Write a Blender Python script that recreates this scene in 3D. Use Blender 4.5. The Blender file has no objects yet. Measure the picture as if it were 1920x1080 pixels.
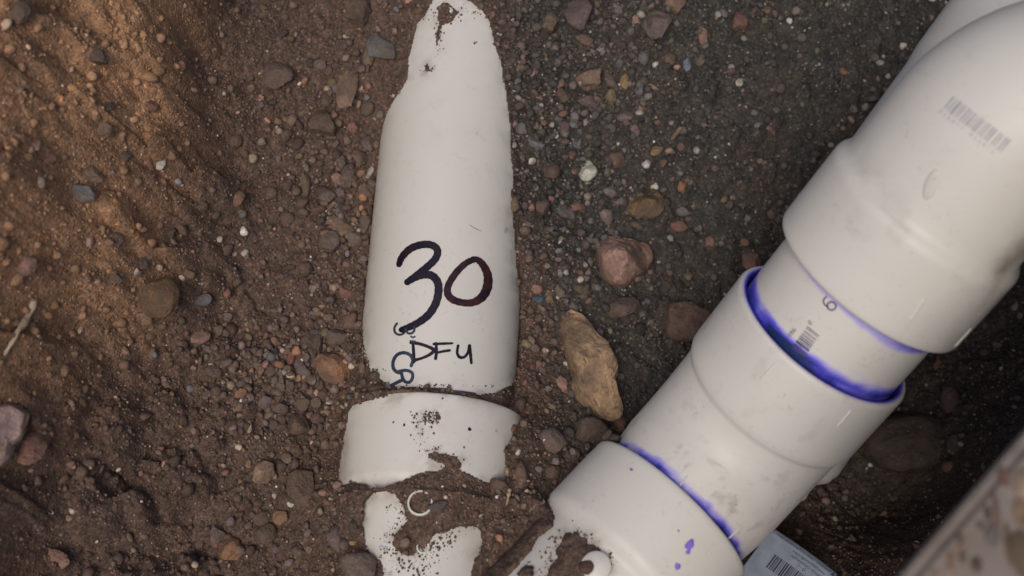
import bpy, bmesh, math, random
import numpy as np
from mathutils import Vector, Matrix

R_ = math.radians
rng = np.random.default_rng(7)
random.seed(7)
scene = bpy.context.scene
COL = scene.collection

# ------------------------------------------------------------------ camera
TILT = R_(20.0)                    # the lens looks 20 degrees off straight down
F = 50.0 / 36.0 * 1920.0           # focal length in photograph pixels
CT, ST = math.cos(TILT), math.sin(TILT)
RIGHT = np.array([1.0, 0, 0]); UP = np.array([0, CT, ST]); FWD = np.array([0, ST, -CT])
PIPE_R, HUB_R = 0.04445, 0.0505    # three inch drain pipe and its sockets
d0 = F * 2 * PIPE_R / 292.0
v0 = (540 - 600) / F
CAM = np.array([0.0, -d0 * (v0 * CT + ST), -d0 * (v0 * ST - CT)])

def ray(px, py):
    v = RIGHT * ((px - 960) / F) + UP * ((540 - py) / F) + FWD
    return v
def at(px, py, depth):
    return CAM + ray(px, py) * depth
def on_z(px, py, z):
    v = ray(px, py)
    return CAM + v * ((z - CAM[2]) / v[2])

cd = bpy.data.cameras.new("camera"); cam = bpy.data.objects.new("camera", cd); COL.objects.link(cam)
cam.location = CAM; cam.rotation_euler = (TILT, 0, 0)
cd.lens = 50; cd.sensor_width = 36; cd.clip_start = 0.01; cd.clip_end = 200
cd.dof.use_dof = True; cd.dof.focus_distance = 0.775; cd.dof.aperture_fstop = 6.3
scene.camera = cam

# ------------------------------------------------------------------ light
SUN_EL, SUN_AZ = R_(64), R_(-160)   # azimuth measured from +Y towards +X
w = bpy.data.worlds.new("World"); scene.world = w; w.use_nodes = True
nt = w.node_tree
sky = nt.nodes.new('ShaderNodeTexSky'); sky.sky_type = 'NISHITA'; sky.sun_disc = False
sky.sun_elevation = SUN_EL; sky.sun_rotation = SUN_AZ
sky.air_density = 1.0; sky.dust_density = 4.0; sky.ozone_density = 0.6
bg = nt.nodes['Background']; bg.inputs[1].default_value = 0.085
nt.links.new(sky.outputs[0], bg.inputs[0])
sd_ = bpy.data.lights.new("sun", 'SUN'); sd_.energy = 1.7; sd_.angle = R_(28); sd_.color = (1.0, 0.93, 0.84)
sun = bpy.data.objects.new("sun", sd_); COL.objects.link(sun)
sdir = Vector((math.sin(SUN_AZ) * math.cos(SUN_EL), math.cos(SUN_AZ) * math.cos(SUN_EL), math.sin(SUN_EL)))
sun.rotation_euler = sdir.to_track_quat('Z', 'Y').to_euler()
scene.view_settings.view_transform = 'Standard'; scene.view_settings.look = 'None'
scene.view_settings.gamma = 1.0; scene.view_settings.exposure = 0.0
scene.render.engine = 'CYCLES'
scene.cycles.use_denoising = True
scene.cycles.max_bounces = 6

# ------------------------------------------------------------------ helpers
def hashf(ix, iy, iz, seed):
    h = (ix.astype(np.int64) * 374761393 + iy.astype(np.int64) * 668265263 + iz.astype(np.int64) * 2147483647 + seed * 974634777) & 0xFFFFFFFF
    h = ((h ^ (h >> 13)) * 1274126177) & 0xFFFFFFFF
    h = ((h ^ (h >> 16)) * 2246822519) & 0xFFFFFFFF
    return ((h ^ (h >> 15)) & 0xFFFFFF) / float(0xFFFFFF)
def vnoise(x, y, z=None, seed=0):
    """smooth value noise in -1..1"""
    if z is None: z = np.zeros_like(x)
    ix, iy, iz = np.floor(x), np.floor(y), np.floor(z)
    fx, fy, fz = x - ix, y - iy, z - iz
    fx = fx * fx * fx * (fx * (fx * 6 - 15) + 10); fy = fy * fy * fy * (fy * (fy * 6 - 15) + 10); fz = fz * fz * (3 - 2 * fz)
    def c(a, b, d): return hashf(ix + a, iy + b, iz + d, seed)
    r0 = (c(0,0,0) * (1-fx) + c(1,0,0) * fx) * (1-fy) + (c(0,1,0) * (1-fx) + c(1,1,0) * fx) * fy
    if np.all(fz == 0): return r0 * 2 - 1
    r1 = (c(0,0,1) * (1-fx) + c(1,0,1) * fx) * (1-fy) + (c(0,1,1) * (1-fx) + c(1,1,1) * fx) * fy
    return (r0 * (1-fz) + r1 * fz) * 2 - 1
def fbm(x, y, z=None, seed=0, octv=4, gain=0.5):
    s = np.zeros_like(x); a = 1.0; t = 0; ca, sa = 0.8, 0.6
    for o in range(octv):
        s += a * vnoise(x, y, z, seed + o * 17); t += a; a *= gain
        x, y = (x * ca - y * sa) * 2.03 + 5.1, (x * sa + y * ca) * 2.03 + 1.7
        if z is not None: z = z * 2.03
    return s / t
def worley(x, y, seed=0):
    """distance to the nearest cell point, and that cell's random value"""
    ix, iy = np.floor(x), np.floor(y)
    best = np.full(x.shape, 9.0); val = np.zeros(x.shape); zz = np.zeros_like(ix)
    for a in (-1, 0, 1):
        for b in (-1, 0, 1):
            cx, cy = ix + a, iy + b
            d = np.hypot(cx + hashf(cx, cy, zz, seed) - x, cy + hashf(cx, cy, zz, seed + 5) - y)
            m = d < best; best = np.where(m, d, best); val = np.where(m, hashf(cx, cy, zz, seed + 9), val)
    return best, val
def sstep(a, b, x):
    t = np.clip((x - a) / (b - a), 0, 1); return t * t * (3 - 2 * t)

def mesh_np(name, V, faces, k):
    """V (n,3), faces (m,k) int array -> mesh"""
    me = bpy.data.meshes.new(name)
    V = np.asarray(V, dtype=np.float32); faces = np.asarray(faces, dtype=np.int32)
    me.vertices.add(len(V)); me.vertices.foreach_set('co', V.ravel())
    me.loops.add(faces.size); me.loops.foreach_set('vertex_index', faces.ravel())
    me.polygons.add(len(faces))
    me.polygons.foreach_set('loop_start', np.arange(0, faces.size, k, dtype=np.int32))
    me.polygons.foreach_set('loop_total', np.full(len(faces), k, dtype=np.int32))
    me.update(calc_edges=True)
    return me
def smooth(me): me.polygons.foreach_set('use_smooth', np.ones(len(me.polygons), dtype=bool))
def fattr(me, name, arr):
    a = me.attributes.new(name, 'FLOAT', 'POINT'); a.data.foreach_set('value', np.asarray(arr, dtype=np.float32))
def cattr(me, name, arr):
    a = me.color_attributes.new(name, 'FLOAT_COLOR', 'POINT')
    c = np.ones((len(arr), 4), dtype=np.float32); c[:, :3] = arr; a.data.foreach_set('color', c.ravel())
def obj(name, me, mat, parent=None):
    o = bpy.data.objects.new(name, me); COL.objects.link(o)
    if mat is not None and not me.materials: me.materials.append(mat)
    if parent is not None:
        o.parent = parent
        base = Vector((0, 0, 0)); p = parent
        while p is not None: base += p.location; p = p.parent
        o.location = -base             # meshes are modelled in world coordinates
    return o
def tag(o, label=None, cat=None, group=None, kind=None):
    if label: o['label'] = label
    if cat: o['category'] = cat
    if group: o['group'] = group
    if kind: o['kind'] = kind
    return o
def thing(name, loc, label, cat, group=None):
    o = bpy.data.objects.new(name, None); COL.objects.link(o); o.location = loc
    o.empty_display_size = 0.02
    return tag(o, label, cat, group)

# ------------------------------------------------------------------ materials
class N:
    def __init__(s, name):
        s.m = bpy.data.materials.new(name); s.m.use_nodes = True; s.t = s.m.node_tree
        s.b = s.t.nodes['Principled BSDF']
    def n(s, typ, **kw):
        x = s.t.nodes.new(typ)
        for k, v in kw.items():
            if k.startswith('i_'): x.inputs[k[2:].replace('_', ' ')].default_value = v
            else: setattr(x, k, v)
        return x
    def l(s, a, b): s.t.links.new(a, b)
    def noise(s, scale, detail=4, rough=0.55, vec=None, dist=0.0):
        x = s.n('ShaderNodeTexNoise'); x.inputs['Scale'].default_value = scale; x.inputs['Detail'].default_value = detail
        x.inputs['Roughness'].default_value = rough; x.inputs['Distortion'].default_value = dist
        if vec is not None: s.l(vec, x.inputs['Vector'])
        return x
    def voro(s, scale, vec=None, feature='F1', rnd=1.0):
        x = s.n('ShaderNodeTexVoronoi'); x.feature = feature; x.inputs['Scale'].default_value = scale; x.inputs['Randomness'].default_value = rnd
        if vec is not None: s.l(vec, x.inputs['Vector'])
        return x
    def ramp(s, src, stops, interp='LINEAR'):
        x = s.n('ShaderNodeValToRGB'); x.color_ramp.interpolation = interp
        el = x.color_ramp.elements
        while len(el) < len(stops): el.new(0.5)
        for e, (p, c) in zip(el, stops):
            e.position = p; e.color = (c[0], c[1], c[2], 1) if hasattr(c, '__len__') else (c, c, c, 1)
        s.l(src, x.inputs[0]); return x
    def mix(s, fac, a, b, mode='MIX'):
        x = s.n('ShaderNodeMix'); x.data_type = 'RGBA'; x.blend_type = mode
        for sock, v in ((x.inputs[0], fac), (x.inputs[6], a), (x.inputs[7], b)):
            if isinstance(v, (int, float)): sock.default_value = v
            elif isinstance(v, tuple): sock.default_value = (*v, 1)
            else: s.l(v, sock)
        return x.outputs[2]
    def math(s, op, a, b=None, clamp=False):
        x = s.n('ShaderNodeMath'); x.operation = op; x.use_clamp = clamp
        for i, v in enumerate((a, b)):
            if v is None: continue
            if isinstance(v, (int, float)): x.inputs[i].default_value = v
            else: s.l(v, x.inputs[i])
        return x.outputs[0]
    def bump(s, h, strength, dist, prev=None):
        x = s.n('ShaderNodeBump'); x.inputs['Strength'].default_value = strength; x.inputs['Distance'].default_value = dist
        s.l(h, x.inputs['Height'])
        if prev is not None: s.l(prev, x.inputs['Normal'])
        return x.outputs[0]
    def pos(s): return s.n('ShaderNodeNewGeometry').outputs['Position']
    def attr(s, name): return s.n('ShaderNodeAttribute', attribute_name=name)
    def out(s, col=None, rough=None, nrm=None):
        if col is not None: s.l(col, s.b.inputs['Base Color'])
        if rough is not None:
            if isinstance(rough, (int, float)): s.b.inputs['Roughness'].default_value = rough
            else: s.l(rough, s.b.inputs['Roughness'])
        if nrm is not None: s.l(nrm, s.b.inputs['Normal'])
        return s.m

OCHRE_D, OCHRE, OCHRE_L = (0.20, 0.108, 0.058), (0.40, 0.230, 0.128), (0.57, 0.37, 0.235)
BROWN_D, BROWN, BROWN_L = (0.052, 0.035, 0.029), (0.112, 0.076, 0.061), (0.23, 0.16, 0.125)
GREY_D, GREY, GREY_L = (0.022, 0.023, 0.022), (0.047, 0.047, 0.044), (0.115, 0.108, 0.098)

def mat_soil():
    s = N('soil'); p = s.pos()
    och = s.attr('ochre').outputs['Fac']; gry = s.attr('grey').outputs['Fac']
    big = s.noise(22, 5, 0.6, p); mid = s.noise(120, 5, 0.65, p); fine = s.noise(520, 4, 0.7, p)
    g1 = s.voro(620, p); g2 = s.voro(1150, p)
    v = s.math('ADD', s.math('MULTIPLY', mid.outputs[0], 0.45), s.math('MULTIPLY', fine.outputs[0], 0.55))
    def tri(a, b, c): return s.ramp(v, [(0.34, a), (0.50, b), (0.68, c)]).outputs[0]
    cb = s.mix(och, tri(BROWN_D, BROWN, BROWN_L), tri(OCHRE_D, OCHRE, OCHRE_L))
    cb = s.mix(gry, cb, tri(GREY_D, GREY, GREY_L))
    cb = s.mix(s.ramp(big.outputs[0], [(0.42, 0.0), (0.72, 0.40)]).outputs[0], cb, (0.10, 0.068, 0.054))
    # single sand grains: a few pale, a few rust, a few dark ones
    gc = s.ramp(g1.outputs['Color'], [(0.0, (0.45, 0.45, 0.45)), (0.5, (0.95, 0.95, 0.95)), (0.86, (1.15, 1.05, 0.95)), (0.93, (2.3, 1.9, 1.55)), (1.0, (3.1, 2.6, 2.2))])
    cb = s.mix(0.75, cb, gc.outputs[0], 'MULTIPLY')
    gd = s.ramp(g2.outputs['Color'], [(0.0, (0.6, 0.6, 0.6)), (0.75, (1.05, 1.0, 0.98)), (1.0, (1.6, 1.4, 1.25))])
    cb = s.mix(0.6, cb, gd.outputs[0], 'MULTIPLY')
    h = s.bump(g1.outputs['Distance'], 0.55, -0.0008)
    h = s.bump(g2.outputs['Distance'], 0.35, -0.0005, h)
    h = s.bump(fine.outputs[0], 0.6, 0.0012, h)
    s.b.inputs['Specular IOR Level'].default_value = 0.25
    return s.out(cb, 0.92, h)

def mat_stone():
    s = N('stone'); tc = s.n('ShaderNodeTexCoord').outputs['Object']; oi = s.n('ShaderNodeObjectInfo')
    sh = s.n('ShaderNodeVectorMath'); sh.operation = 'ADD'; s.l(tc, sh.inputs[0])
    cx = s.n('ShaderNodeCombineXYZ'); s.l(oi.outputs['Random'], cx.inputs[0]); s.l(oi.outputs['Random'], cx.inputs[1]); s.l(cx.outputs[0], sh.inputs[1])
    v = sh.outputs[0]
    a = s.noise(110, 6, 0.65, v, 0.3); b = s.noise(420, 5, 0.7, v); c = s.voro(900, v); big = s.noise(45, 3, 0.5, v, 0.8)
    col = s.mix(1.0, oi.outputs['Color'], s.ramp(a.outputs[0], [(0.28, (0.52, 0.50, 0.50)), (0.5, (1, 1, 1)), (0.72, (1.5, 1.45, 1.4))]).outputs[0], 'MULTIPLY')
    col = s.mix(0.8, col, s.ramp(b.outputs[0], [(0.3, (0.6, 0.6, 0.6)), (0.55, (1, 1, 1)), (0.75, (1.45, 1.4, 1.35))]).outputs[0], 'MULTIPLY')
    # film of trench dust lying in patches
    col = s.mix(s.ramp(big.outputs[0], [(0.40, 0.10), (0.64, 0.72)]).outputs[0], col, (0.125, 0.086, 0.068))
    col = s.mix(s.ramp(c.outputs['Color'], [(0.90, 0.0), (0.96, 0.35)]).outputs[0], col, (0.35, 0.29, 0.25))
    h = s.bump(a.outputs[0], 0.9, 0.0030); h = s.bump(b.outputs[0], 0.8, 0.0012, h); h = s.bump(c.outputs['Distance'], 0.3, -0.0005, h)
    s.b.inputs['Specular IOR Level'].default_value = 0.3
    return s.out(col, 0.85, h)

def mat_gravel():
    s = N('gravel'); p = s.pos()
    a = s.noise(700, 4, 0.65, p)
    col = s.mix(0.85, s.attr('col').outputs['Color'], s.ramp(a.outputs[0], [(0.3, (0.55, 0.55, 0.55)), (0.5, (1, 1, 1)), (0.72, (1.45, 1.4, 1.35))]).outputs[0], 'MULTIPLY')
    s.b.inputs['Specular IOR Level'].default_value = 0.25
    return s.out(col, 0.9, s.bump(a.outputs[0], 0.5, 0.0007))

def mat_pvc(name='white_pvc', tint=(0.635, 0.609, 0.566)):
    s = N(name); p = s.pos()
    big = s.noise(16, 5, 0.6, p, 0.4); mid = s.noise(75, 6, 0.7, p, 0.6); sp = s.noise(900, 3, 0.6, p); v = s.voro(260, p)
    col = s.mix(s.ramp(big.outputs[0], [(0.35, 0.0), (0.75, 0.5)]).outputs[0], tint, (tint[0] * 0.90, tint[1] * 0.885, tint[2] * 0.875))
    # dust rubbed into the plastic in faint patches
    m1 = s.ramp(mid.outputs[0], [(0.55, 0.0), (0.74, 1.0)]).outputs[0]
    m2 = s.ramp(big.outputs[0], [(0.48, 0.0), (0.66, 1.0)]).outputs[0]
    smud = s.math('MULTIPLY', s.math('MULTIPLY', m1, m2), 0.22)
    col = s.mix(smud, col, (0.33, 0.27, 0.21))
    vein = s.noise(330, 6, 0.7, p, 1.2)
    sm2 = s.math('MULTIPLY', s.math('MULTIPLY', s.ramp(vein.outputs[0], [(0.56, 0.0), (0.66, 1.0)]).outputs[0], s.ramp(mid.outputs[0], [(0.48, 0.0), (0.66, 1.0)]).outputs[0]), 0.45)
    col = s.mix(sm2, col, (0.22, 0.175, 0.13))
    speck = s.ramp(v.outputs['Distance'], [(0.035, 0.8), (0.06, 0.0)]).outputs[0]
    speck = s.math('MULTIPLY', speck, s.ramp(v.outputs['Color'], [(0.80, 0.0), (0.82, 1.0)]).outputs[0])
    col = s.mix(speck, col, (0.12, 0.09, 0.07))
    gr = s.math('MULTIPLY', s.attr('grime').outputs['Fac'], s.ramp(mid.outputs[0], [(0.30, 0.25), (0.65, 1.0)]).outputs[0])
    col = s.mix(gr, col, (0.17, 0.125, 0.085))
    # violet primer: thin wash to thick pooled colour
    pr = s.attr('primer').outputs['Fac']
    prn = s.math('MULTIPLY', pr, s.ramp(mid.outputs[0], [(0.25, 0.75), (0.6, 1.1)]).outputs[0])
    pc = s.ramp(prn, [(0.0, (0.70, 0.66, 0.72)), (0.3, (0.38, 0.34, 0.70)), (0.58, (0.11, 0.10, 0.62)), (0.84, (0.035, 0.035, 0.36)), (1.0, (0.008, 0.025, 0.10))])
    col = s.mix(s.ramp(prn, [(0.02, 0.0), (0.22, 0.9), (0.5, 1.0)]).outputs[0], col, pc.outputs[0])
    ro = s.math('ADD', 0.36, s.math('MULTIPLY', mid.outputs[0], 0.24))
    h = s.bump(sp.outputs[0], 0.12, 0.0004)
    h = s.bump(mid.outputs[0], 0.10, 0.0006, h)
    s.b.inputs['IOR'].default_value = 1.5
    s.b.inputs['Specular IOR Level'].default_value = 0.4
    return s.out(col, ro, h)

def mat_ink(name, col, col2=None, rough=0.5):
    s = N(name); p = s.pos(); a = s.noise(160, 4, 0.6, p)
    c = s.mix(s.ramp(a.outputs[0], [(0.42, 0.0), (0.62, 1.0)]).outputs[0], col, col2 or tuple(min(1, k * 1.6) for k in col))
    return s.out(c, rough)

def mat_concrete():
    s = N('worn_concrete'); p = s.pos()
    a = s.noise(60, 6, 0.65, p); b = s.noise(14, 4, 0.5, p); v = s.voro(190, p)
    c = s.ramp(a.outputs[0], [(0.3, (0.15, 0.125, 0.108)), (0.5, (0.215, 0.182, 0.162)), (0.7, (0.28, 0.242, 0.215))]).outputs[0]
    c = s.mix(s.ramp(b.outputs[0], [(0.45, 0.0), (0.7, 0.45)]).outputs[0], c, (0.16, 0.118, 0.09))
    c = s.mix(s.ramp(v.outputs['Color'], [(0.78, 0.0), (0.9, 0.28)]).outputs[0], c, (0.11, 0.085, 0.075))
    return s.out(c, 0.8, s.bump(a.outputs[0], 0.4, 0.002))
def mat_shaded_paper():
    s = N('paper'); p = s.pos(); a = s.noise(120, 4, 0.6, p)
    c = s.ramp(a.outputs[0], [(0.3, (0.22, 0.26, 0.34)), (0.7, (0.31, 0.35, 0.44))]).outputs[0]  # darker and bluer than white paper: shade under the riser put into the colour
    return s.out(c, 0.5)
def mat_root():
    s = N('root_bark'); p = s.pos(); a = s.noise(150, 5, 0.6, p)
    c = s.ramp(a.outputs[0], [(0.3, (0.22, 0.15, 0.09)), (0.6, (0.50, 0.38, 0.27))]).outputs[0]
    return s.out(c, 0.8, s.bump(a.outputs[0], 0.5, 0.002))

M_SOIL, M_STONE, M_GRAVEL, M_PVC = mat_soil(), mat_stone(), mat_gravel(), mat_pvc()
M_MARKER = mat_ink('marker_ink', (0.006, 0.006, 0.016), (0.022, 0.010, 0.016), 0.35)
M_MARKER2 = mat_ink('marker_ink_brown', (0.014, 0.008, 0.014), (0.060, 0.016, 0.014), 0.35)
M_PRINT = mat_ink('print_ink', (0.018, 0.030, 0.060), (0.035, 0.055, 0.085))
M_PRINTV = mat_ink('print_ink_violet', (0.05, 0.035, 0.11), (0.09, 0.07, 0.16))
M_BAR = mat_ink('barcode_ink', (0.10, 0.095, 0.11), (0.22, 0.20, 0.22))
M_FAINT = mat_ink('barcode_ink_faded', (0.33, 0.32, 0.36), (0.44, 0.42, 0.44))
M_BLUEP = mat_ink('print_ink_blue', (0.17, 0.16, 0.36), (0.28, 0.26, 0.42))
M_VIOLET = mat_ink('primer_drop', (0.16, 0.11, 0.52), (0.25, 0.19, 0.62))
M_TAGINK = mat_ink('tag_ink', (0.03, 0.035, 0.06))
M_CONC, M_SHADED_PAPER, M_ROOT = mat_concrete(), mat_shaded_paper(), mat_root()

# ------------------------------------------------------------------ pipe layout (axes)
class Cyl:
    """straight round surface: point a, unit direction d, radius r"""
    def __init__(s, a, d, r):
        s.a = np.array(a, float); s.d = np.array(d, float) / np.linalg.norm(d); s.r = r
    def off(s, q): 
        v = q - s.a; t = v @ s.d; return t, v - np.outer(t, s.d) if v.ndim > 1 else v - t * s.d
    def hit(s, px, py):
        v = ray(px, py); w0 = CAM - s.a
        vp = v - (v @ s.d) * s.d; wp = w0 - (w0 @ s.d) * s.d
        A = vp @ vp; B = vp @ wp; C = wp @ wp - s.r ** 2
        disc = B * B - A * C
        t = (-B - math.sqrt(disc)) / A if disc > 0 else -B / A
        q = CAM + v * t
        if disc <= 0: q = s.proj(q, 0)
        return q
    def normal(s, q):
        o = (q - s.a); o = o - (o @ s.d) * s.d; return o / np.linalg.norm(o)
    def proj(s, q, lift):
        o = (q - s.a); t = o @ s.d; o = o - t * s.d; o /= np.linalg.norm(o)
        return s.a + t * s.d + o * (s.r + lift)
    def surf_z(s, x, y):
        """height of the upper surface over plan points, for level pipes; also sideways offset and distance along"""
        dx, dy = x - s.a[0], y - s.a[1]
        t = dx * s.d[0] + dy * s.d[1]; u = dx * s.d[1] - dy * s.d[0]
        return s.a[2] + np.sqrt(np.maximum(s.r ** 2 - u * u, 0)), u, t

A_L = at(827, 600, d0)
A_L2 = on_z(808, 840, A_L[2])
dL = (A_L - A_L2); dL /= np.linalg.norm(dL)
LP = Cyl(A_L, dL, PIPE_R); LH = Cyl(A_L, dL, HUB_R); LB = Cyl(A_L, dL, 0.0462)

L0 = at(1258, 953, F * 2 * HUB_R / 362.0)
BB = R_(43.7)
D1 = np.array([math.sin(BB), math.cos(BB), 0.0])
D2 = (D1 + np.array([0, 0, 1.0])) / math.sqrt(2)
sol = (0.050, 0.081)            # level stretch, then the rising one, up to the mouth of the bend
KNEE = L0 + D1 * sol[0]; M0 = KNEE + D2 * sol[1]
RP = Cyl(M0, D2, PIPE_R)
# distance along the riser at which the upper socket starts (its rim centre sits at about 1622,548)
def along(px, py, c):
    v = ray(px, py); n = np.cross(v, c.d); w0 = c.a - CAM
    A = np.stack([v, -c.d], 1); s_, *_ = np.linalg.lstsq(A, w0, rcond=None); return s_[1]
U_S = along(1622, 548, RP) + 0.0075
U0 = M0 + D2 * U_S
RHU = Cyl(M0, D2, HUB_R + 0.0021); RBU = Cyl(M0, D2, 0.0484)
LRH = Cyl(L0, D1, HUB_R); LRB = Cyl(L0, D1, 0.0455)

# ------------------------------------------------------------------ soil outline on the pipes (where plastic is bare)
POLY_PIPE = [(735,724),(715,713),(695,695),(685,660),(681,600),(685,520),(692,470),(697,400),(702,350),(706,300),(715,250),(730,205),(750,175),(764,150),(768,100),(782,45),(797,28),(815,-4),(835,-14),(870,-6),(905,20),(917,40),(930,90),(938,110),(942,150),(947,165),(955,225),(958,300),(962,380),(963,430),(967,480),(971,560),(972,620),(968,680),(958,725),(930,735),(900,738),(850,729),(790,727)]
ISL_PIPE = [[(832,2),(862,22),(850,38),(830,50),(826,75),(818,88),(814,70),(822,40),(818,15)], [(800,118),(809,132),(795,136)]]
POLY_HUB = [(655,768),(700,750),(760,738),(820,734),(880,741),(940,756),(979,770),(975,790),(960,820),(947,840),(948,870),(953,905),(945,909),(915,905),(890,895),(862,881),(869,869),(850,853),(805,850),(803,860),(830,873),(828,881),(795,885),(750,903),(712,915),(690,913),(660,904),(640,913),(635,900),(640,860),(648,810)]
POLY_BODY = [(710,921),(697,928),(685,945),(681,967),(682,993),(688,1020),(699,1042),(712,1049),(718,1060),(718,1110),(898,1110),(900,1050),(908,1020),(902,993),(890,982),(868,986),(843,993),(812,1007),(800,1024),(785,1034),(770,1042),(748,1040),(738,1024),(736,1007),(750,991),(763,980),(758,965),(757,950),(748,938),(738,927)]
POLY_RFIT = [(1125,830),(1095,855),(1027,930),(1033,950),(1041,972),(1037,988),(1012,1008),(996,1034),(958,1076),(930,1110),(1420,1110),(1420,830)]
ISL_RFIT = [[(1058,995),(1080,998),(1098,1003),(1112,1018),(1130,1032),(1143,1045),(1150,1062),(1147,1070),(1139,1062),(1128,1048),(1120,1080),(1105,1110),(1018,1110),(1025,1070),(1036,1045),(1050,1020),(1055,1008)], [(985,1060),(998,1068),(1002,1095),(975,1100),(970,1080)]]

def plan(poly, cyl): return np.array([cyl.hit(px, py) for px, py in poly])
def densify(P, n=4):
    out = []
    for i in range(len(P)):
        a, b = P[i], P[(i + 1) % len(P)]
        for k in range(n): out.append(a + (b - a) * k / n)
    return np.array(out)
def sdist(poly, x, y):
    """signed distance in plan, negative inside"""
    d2 = np.full(x.shape, 1e9); ins = np.zeros(x.shape, bool)
    n = len(poly)
    for i in range(n):
        ax, ay = poly[i][:2]; bx, by = poly[(i + 1) % n][:2]
        ex, ey = bx - ax, by - ay; L = ex * ex + ey * ey + 1e-18
        t = np.clip(((x - ax) * ex + (y - ay) * ey) / L, 0, 1)
        d2 = np.minimum(d2, (x - ax - ex * t) ** 2 + (y - ay - ey * t) ** 2)
        c = ((ay > y) != (by > y)) & (x < (bx - ax) * (y - ay) / (by - ay + 1e-18) + ax)
        ins ^= c
    d = np.sqrt(d2); return np.where(ins, -d, d)

# ------------------------------------------------------------------ ground height
CTRL = []
def cp(px, py, z):
    if z > 0.05 and px < 450: z = 0.05 + (z - 0.05) * 0.6
    q = on_z(px, py, z); CTRL.append((q[0], q[1], z))
for q in plan(POLY_PIPE[2:34:2], LP): CTRL.append((q[0], q[1], q[2] - 0.001))
for (px, py, z) in [
    (640,730,-.004),(610,850,-.010),(625,960,.010),(640,1060,.014),(1000,760,.002),(990,850,.026),(980,930,.034),(945,1040,.040),(1000,985,.044),(1040,900,.020),
    (600,640,.002),(520,720,.004),(560,560,.004),(560,400,.014),(560,250,.022),(600,120,.032),(600,20,.042),(500,860,.000),(520,1000,-.006),(420,1060,-.004),
    (1030,560,-.004),(1030,400,.004),(1030,200,.016),(1030,40,.032),(1120,560,-.012),(1120,300,.004),(1150,100,.022),(1250,30,.030),
    (1250,650,-.035),(1180,790,-.022),(1090,720,-.010),(1080,860,.010),(1350,450,-.03),(1400,250,-.005),(1500,100,.01),(1450,30,.018),(1600,150,.0),
    (1700,-40,.02),(1600,500,-.07),(1800,250,-.04),(1750,700,-.085),(1850,620,-.08),(1900,500,-.07),(1700,850,-.08),(1550,1000,-.075),(1480,1060,-.07),(1650,1000,-.075),(1750,950,-.06),(1850,1050,.06),(1450,800,-.06),(1920,900,.06),
    (430,640,.008),(430,480,.020),(440,330,.032),(450,180,.045),(470,40,.055),(400,800,.006),(330,940,.008),(250,1060,.010),
    (370,500,.040),(390,350,.052),(395,220,.066),(380,90,.080),(390,-30,.088),(330,640,.030),(300,780,.024),(220,920,.026),(140,1050,.030),
    (340,300,.088),(345,200,.105),(300,110,.140),(330,-10,.150),(290,430,.082),(250,550,.074),(210,680,.060),(160,800,.054),(90,920,.060),(30,1060,.066),
    (200,40,.190),(180,200,.175),(190,340,.150),(150,480,.135),(110,600,.118),(70,720,.115),(30,840,.125),(0,960,.110),
    (40,20,.245),(30,180,.240),(20,340,.235),(0,480,.215),(0,600,.19),(-60,740,.19),(-100,100,.29),(-120,400,.28),(-120,900,.21)]:
    cp(px, py, z)
CTRL = np.array(CTRL)
for i in range(len(CTRL) - 1, -1, -1):      # keep coincident samples from fighting
    if i > 0 and np.min(np.hypot(CTRL[:i, 0] - CTRL[i, 0], CTRL[:i, 1] - CTRL[i, 1])) < 0.006: CTRL = np.delete(CTRL, i, 0)
SC = 0.1
def tps_k(r2): return 0.5 * r2 * np.log(r2 + 1e-12)
n = len(CTRL); X = CTRL[:, :2] / SC
K = tps_k(((X[:, None] - X[None]) ** 2).sum(-1)) + np.eye(n) * 0.015
Pm = np.hstack([np.ones((n, 1)), X]); Amat = np.zeros((n + 3, n + 3)); Amat[:n, :n] = K; Amat[:n, n:] = Pm; Amat[n:, :n] = Pm.T
COEF = np.linalg.solve(Amat, np.concatenate([CTRL[:, 2], np.zeros(3)]))
SLAB_Z = 0.27
def far_h(x, y):
    wall_l = sstep(-0.30, -0.52, x); wall_r = sstep(0.42, 0.62, x)
    ends = np.maximum(sstep(0.6, 1.1, y), sstep(-0.55, -1.0, y))
    h = 0.02 + (0.20 - 0.02) * np.maximum(wall_l, ends)
    return np.maximum(h, 0.02 + (SLAB_Z - 0.025) * wall_r * 1.0)
def base_h(x, y):
    sh = x.shape; xf, yf = x.ravel(), y.ravel()
    xc = np.clip(xf, -0.36, 0.36); yc = np.clip(yf, -0.19, 0.27)
    z = COEF[n] + COEF[n + 1] * xc / SC + COEF[n + 2] * yc / SC
    for i in range(n): z += COEF[i] * tps_k((xc / SC - X[i, 0]) ** 2 + (yc / SC - X[i, 1]) ** 2)
    z = np.clip(z, -0.11, 0.34)
    dd = np.hypot(np.maximum(np.abs(xf) - 0.31, 0), np.maximum(np.maximum(yf - 0.23, -0.16 - yf), 0))
    k = sstep(0.0, 0.22, dd)
    return (z * (1 - k) + far_h(xf, yf) * k).reshape(sh)
def ochre_mask(x, y, z):
    """pale ochre subsoil of the trench side, dark bedding on the floor"""
    edge = -0.178 - 0.30 * np.maximum(0, 0.06 - y) + 0.05 * np.maximum(0, y - 0.06)
    m = sstep(0.022, -0.022, x - edge + 0.016 * fbm(x * 26, y * 26, seed=3, octv=4))
    m = m * (0.72 + 0.28 * sstep(-0.3, 0.3, fbm(x * 30, y * 40, seed=6, octv=4))) * sstep(-0.13, -0.03, y + 0.03 * fbm(x * 20, y * 20, seed=7))
    m = np.maximum(m, 0.30 * sstep(0.07, -0.07, x - edge) * sstep(-0.1, 0.3, fbm(x * 18, y * 18, seed=16, octv=3)))
    return np.clip(m, 0, 1)
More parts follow.
